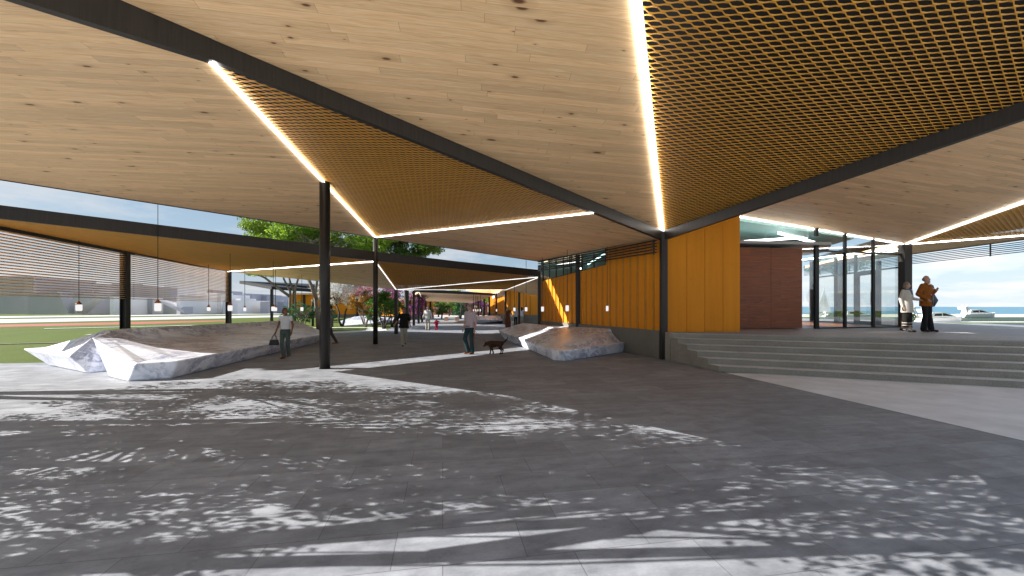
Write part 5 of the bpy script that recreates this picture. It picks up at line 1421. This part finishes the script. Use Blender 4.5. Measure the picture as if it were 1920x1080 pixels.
for px, Y, lab in ((930.5, 44.2, 'slim dark column on the far ochre hall beside the tiny lamp'), (948, 38.6, 'dark corner column of the far ochre hall behind the blonde woman'), (973.5, 36, 'dark column between the two middle women of the group'), (917.5, 48, 'farthest slim column at the end of the far ochre hall')):
    b = Vector(((px - CX) / F * Y, Y, 0)); column('square_column', b, 3.5, lab, w=.2)
for px, Y, lab in ((897, 49, 'slim black far post among the tiny lamps'), (908, 46, 'slim black far post right of the tiny lamps'), (888, 53, 'slim black far post left of the tiny lamps')):
    b = Vector(((px - CX) / F * Y, Y, 0)); column('square_column', b, 3.2, lab, w=.17)
rb = thing('brick_house', 'low red brown far building with louvred windows closing the rear court', 'building', (-5, 84, 0))
a, b = Vector(((780 - CX) / F * 84, 84, 0)), Vector(((935 - CX) / F * 80, 80, 0))
MB().wall(a, b, 0, 4.0, .3, .5).build('wall', M['brick'], rb)
MB().wall(a - Vector((0, 1.2, 0)), b - Vector((0, 1.2, 0)), 4.0, 4.35, 3.2, .5).build('roof', M['pine_far'], rb)
for k in range(8):
    p = a.lerp(b, .3 + k * .085) - Vector((0, .2, 0)); MB().box((p.x - .4, p.y - .05, .6), (p.x + .4, p.y + .03, 3.0)).build('window', M['pine_far'] if k % 2 else M['boatglass'], rb)
# far timber bench
tb = thing('timber_bench', 'red brown timber bench far off left of the dog man', 'bench', G(847, 601.5))
c = G(847, 601.5)
MB().box((c.x - .85, c.y - .22, .38), (c.x + .85, c.y + .22, .46)).build('seat', M['slat_wood'], tb)
for dx in (-.65, .65): MB().box((c.x + dx - .2, c.y - .2, 0), (c.x + dx + .2, c.y + .2, .38)).build('leg', M['slat_wood'], tb)

# ================================================================== BOATS
def yacht(label, c, L, flip=1):
    t = thing('motor_yacht', label, 'boat', c, 'motor yachts')
    k = L / 10.0; T = lambda x, y, z: (c.x + x * k * flip, c.y + y * k, c.z + z * k)
    sec = [(-5, 1.5, .9), (-3, 1.7, .95), (0, 1.75, 1.05), (2.5, 1.4, 1.2), (4.2, .7, 1.35), (5.2, .04, 1.45)]
    m = MB(); vs = []; fs = []
    for x, w, h in sec: vs += [T(x, -w, h), T(x - .25, -w * .75, 0), T(x - .3, w * .75, 0), T(x, w, h)]
    for i in range(len(sec) - 1):
        for j in range(4):
            j2 = (j + 1) % 4; fs.append((4*i + j, 4*i + j2, 4*i + 4 + j2, 4*i + 4 + j))
    fs += [(0, 1, 2, 3), tuple(4*(len(sec)-1) + j for j in (3, 2, 1, 0))]
    m.add(vs, fs).build('hull', M['boat'], t)
    cab = [(-3.6, 1.0), (-3.3, 2.25), (-.6, 2.35), (2.9, 1.25)]
    m = MB(); m.hexa([T(x, -1.25, z) for x, z in cab], [T(x, 1.25, z) for x, z in cab]); cb_ = m.build('cabin', M['boat'], t)
    for pl in ([(-2.9, 1.45), (-2.7, 1.95), (-1.1, 2.05), (-1.0, 1.45)], [(-.8, 1.45), (-.85, 2.1), (-.2, 2.05), (1.7, 1.45)]):
        MB().hexa([T(x, -1.28, z) for x, z in pl], [T(x, 1.28, z) for x, z in pl]).build('window', M['boatglass'], cb_)
    m = MB(); m.hexa([T(x, -1.1, z) for x, z in ((-4.6, 2.3), (-4.9, 3.1), (-4.3, 3.1), (-2.4, 2.25))], [T(x, 1.1, z) for x, z in ((-4.6, 2.3), (-4.9, 3.1), (-4.3, 3.1), (-2.4, 2.25))])
    m.hexa([T(x, -1.1, z) for x, z in ((-4.4, 1.0), (-4.7, 2.4), (-4.1, 2.4), (-4.0, 1.0))], [T(x, -.9, z) for x, z in ((-4.4, 1.0), (-4.7, 2.4), (-4.1, 2.4), (-4.0, 1.0))])
    m.build('radar_arch', M['boat'], t)
    for x in (-4.5, -3.2): MB().ell(T(x, 0, 3.35), (.28*k, .28*k, .3*k)).build('radar_dome', M['boat'], t, smooth=True)
    return t
yacht('white motor yacht far right on the harbour beyond the terrace', At(1833, 595, 63.5), 5.3)
yacht('nearest white motor yacht, partly hidden behind the elderly man', At(1764, 603.3, 45.6), 4.6)
yacht('white motor yacht seen through the lobby door glass behind the child', At(1604, 597, 58), 4.6)
yacht('small grey looking yacht beside the sailboat seen through the glass', At(1560, 594, 66), 2.6)
sbc = At(1545, 592, 72)
sbt = thing('sailboat', 'white sailboat with full sails seen through the lobby glass', 'boat', sbc)
m = MB(); s_ = .40
T = lambda x, y, z: (sbc.x + x * s_, sbc.y + y * s_, sbc.z + z * s_)
m.hexa([T(-3, -.6, 0), T(2.4, -.5, 0), T(2.4, .5, 0), T(-3, .6, 0)], [T(-3.4, -1, 1), T(3.4, -.1, 1.2), T(3.4, .1, 1.2), T(-3.4, 1, 1)]); m.build('hull', M['boat'], sbt)
MB().tube([T(.2, 0, 1), T(.2, 0, 12.5)], .05, 6).build('mast', M['greyplaster'], sbt)
for pl in ([(.05, 1.6), (-3.2, 1.6), (-2.2, 5.5), (.05, 12.2)], [(.35, 10.5), (.35, 1.5), (3.2, 1.4), (1.6, 6.0)]):
    MB().hexa([T(x, -.06 + .1 * (x < 0), z) for x, z in pl], [T(x, .0 + .1 * (x < 0), z) for x, z in pl]).build('sail', M['sail'], sbt)

# ================================================================== LIGHT, SKY, CAMERA
SUN_EL, SUN_DIR = 27.5, Vector((1.92, 0.0, -1.0)).normalized()
sun = bpy.data.lights.new('sun', 'SUN'); sun.energy = SUN_E; sun.angle = R(0.1); sun.color = (1.0, .955, .90)
so_ = bpy.data.objects.new('sun', sun); COL.objects.link(so_); so_.rotation_euler = SUN_DIR.to_track_quat('-Z', 'Y').to_euler(); so_.location = (-60, 0, 40)
w = bpy.data.worlds.new('World'); SC.world = w; w.use_nodes = True
nt = w.node_tree; n = N(nt); nt.nodes.clear()
sky = n.n('ShaderNodeTexSky', sky_type='NISHITA'); sky.sun_disc = False; sky.sun_elevation = R(SUN_EL); sky.sun_rotation = R(-90); sky.dust_density = 1.2; sky.ozone_density = 1.2
geo = n.n('ShaderNodeTexCoord'); dirn = geo.outputs['Generated']
sx = n.n('ShaderNodeSeparateXYZ'); n.l(dirn, sx.inputs[0])
den = n.math('ADD', n.math('MAXIMUM', sx.outputs[2], 0.0), 0.16)
cv = n.n('ShaderNodeCombineXYZ'); n.l(n.math('DIVIDE', sx.outputs[0], den), cv.inputs[0]); n.l(n.math('DIVIDE', sx.outputs[1], den), cv.inputs[1])
cn = n.noise(cv.outputs[0], 1.15, 7, 0.58)
cm_ = n.ramp(cn, [(0.46, 0.0), (0.66, 1.0)])
up_ = n.math('GREATER_THAN', sx.outputs[2], -0.02)
hz = n.ramp(sx.outputs[2], [(0.0, 0.75), (0.30, 0.35), (0.8, 0.2)])
skyc = n.mix(hz, sky.outputs[0], (4.4, 6.2, 8.2))
skyc = n.mix(n.ramp(sx.outputs[2], [(0.0, .6), (.10, 0.0)]), skyc, (7.0, 7.2, 7.6))
col = n.mix(n.math('MULTIPLY', n.math('MULTIPLY', cm_, up_), 0.8), skyc, (8.6, 8.4, 8.4))
bg = n.n('ShaderNodeBackground'); col = n.mix(1.0, col, n.ramp(sx.outputs[0], [(0.0, (.78,.78,.78)), (.62, (1.16,1.16,1.16))]), 'MULTIPLY'); n.l(col, bg.inputs[0]); bg.inputs[1].default_value = SKY_S
ow = n.n('ShaderNodeOutputWorld'); n.l(bg.outputs[0], ow.inputs[0])
cam = bpy.data.cameras.new('camera'); co = bpy.data.objects.new('camera', cam); COL.objects.link(co)
co.location = (0, 0, EYE); co.rotation_euler = (R(90), 0, 0)
cam.sensor_width = 36; cam.lens = 36 * F / 1920; cam.shift_x = 0; cam.shift_y = (HZ - 540) / 1920
cam.clip_start = 0.05; cam.clip_end = 20000
SC.camera = co
SC.render.resolution_x, SC.render.resolution_y = 1024, 576
SC.view_settings.view_transform = 'Standard'; SC.view_settings.look = 'None'; SC.view_settings.gamma = 1
SC.view_settings.exposure = EXPOSURE
SC.cycles.max_bounces = 10; SC.cycles.diffuse_bounces = 6; SC.cycles.transparent_max_bounces = 16; SC.cycles.glossy_bounces = 4
SC.cycles.use_denoising = True; SC.cycles.sample_clamp_indirect = 6
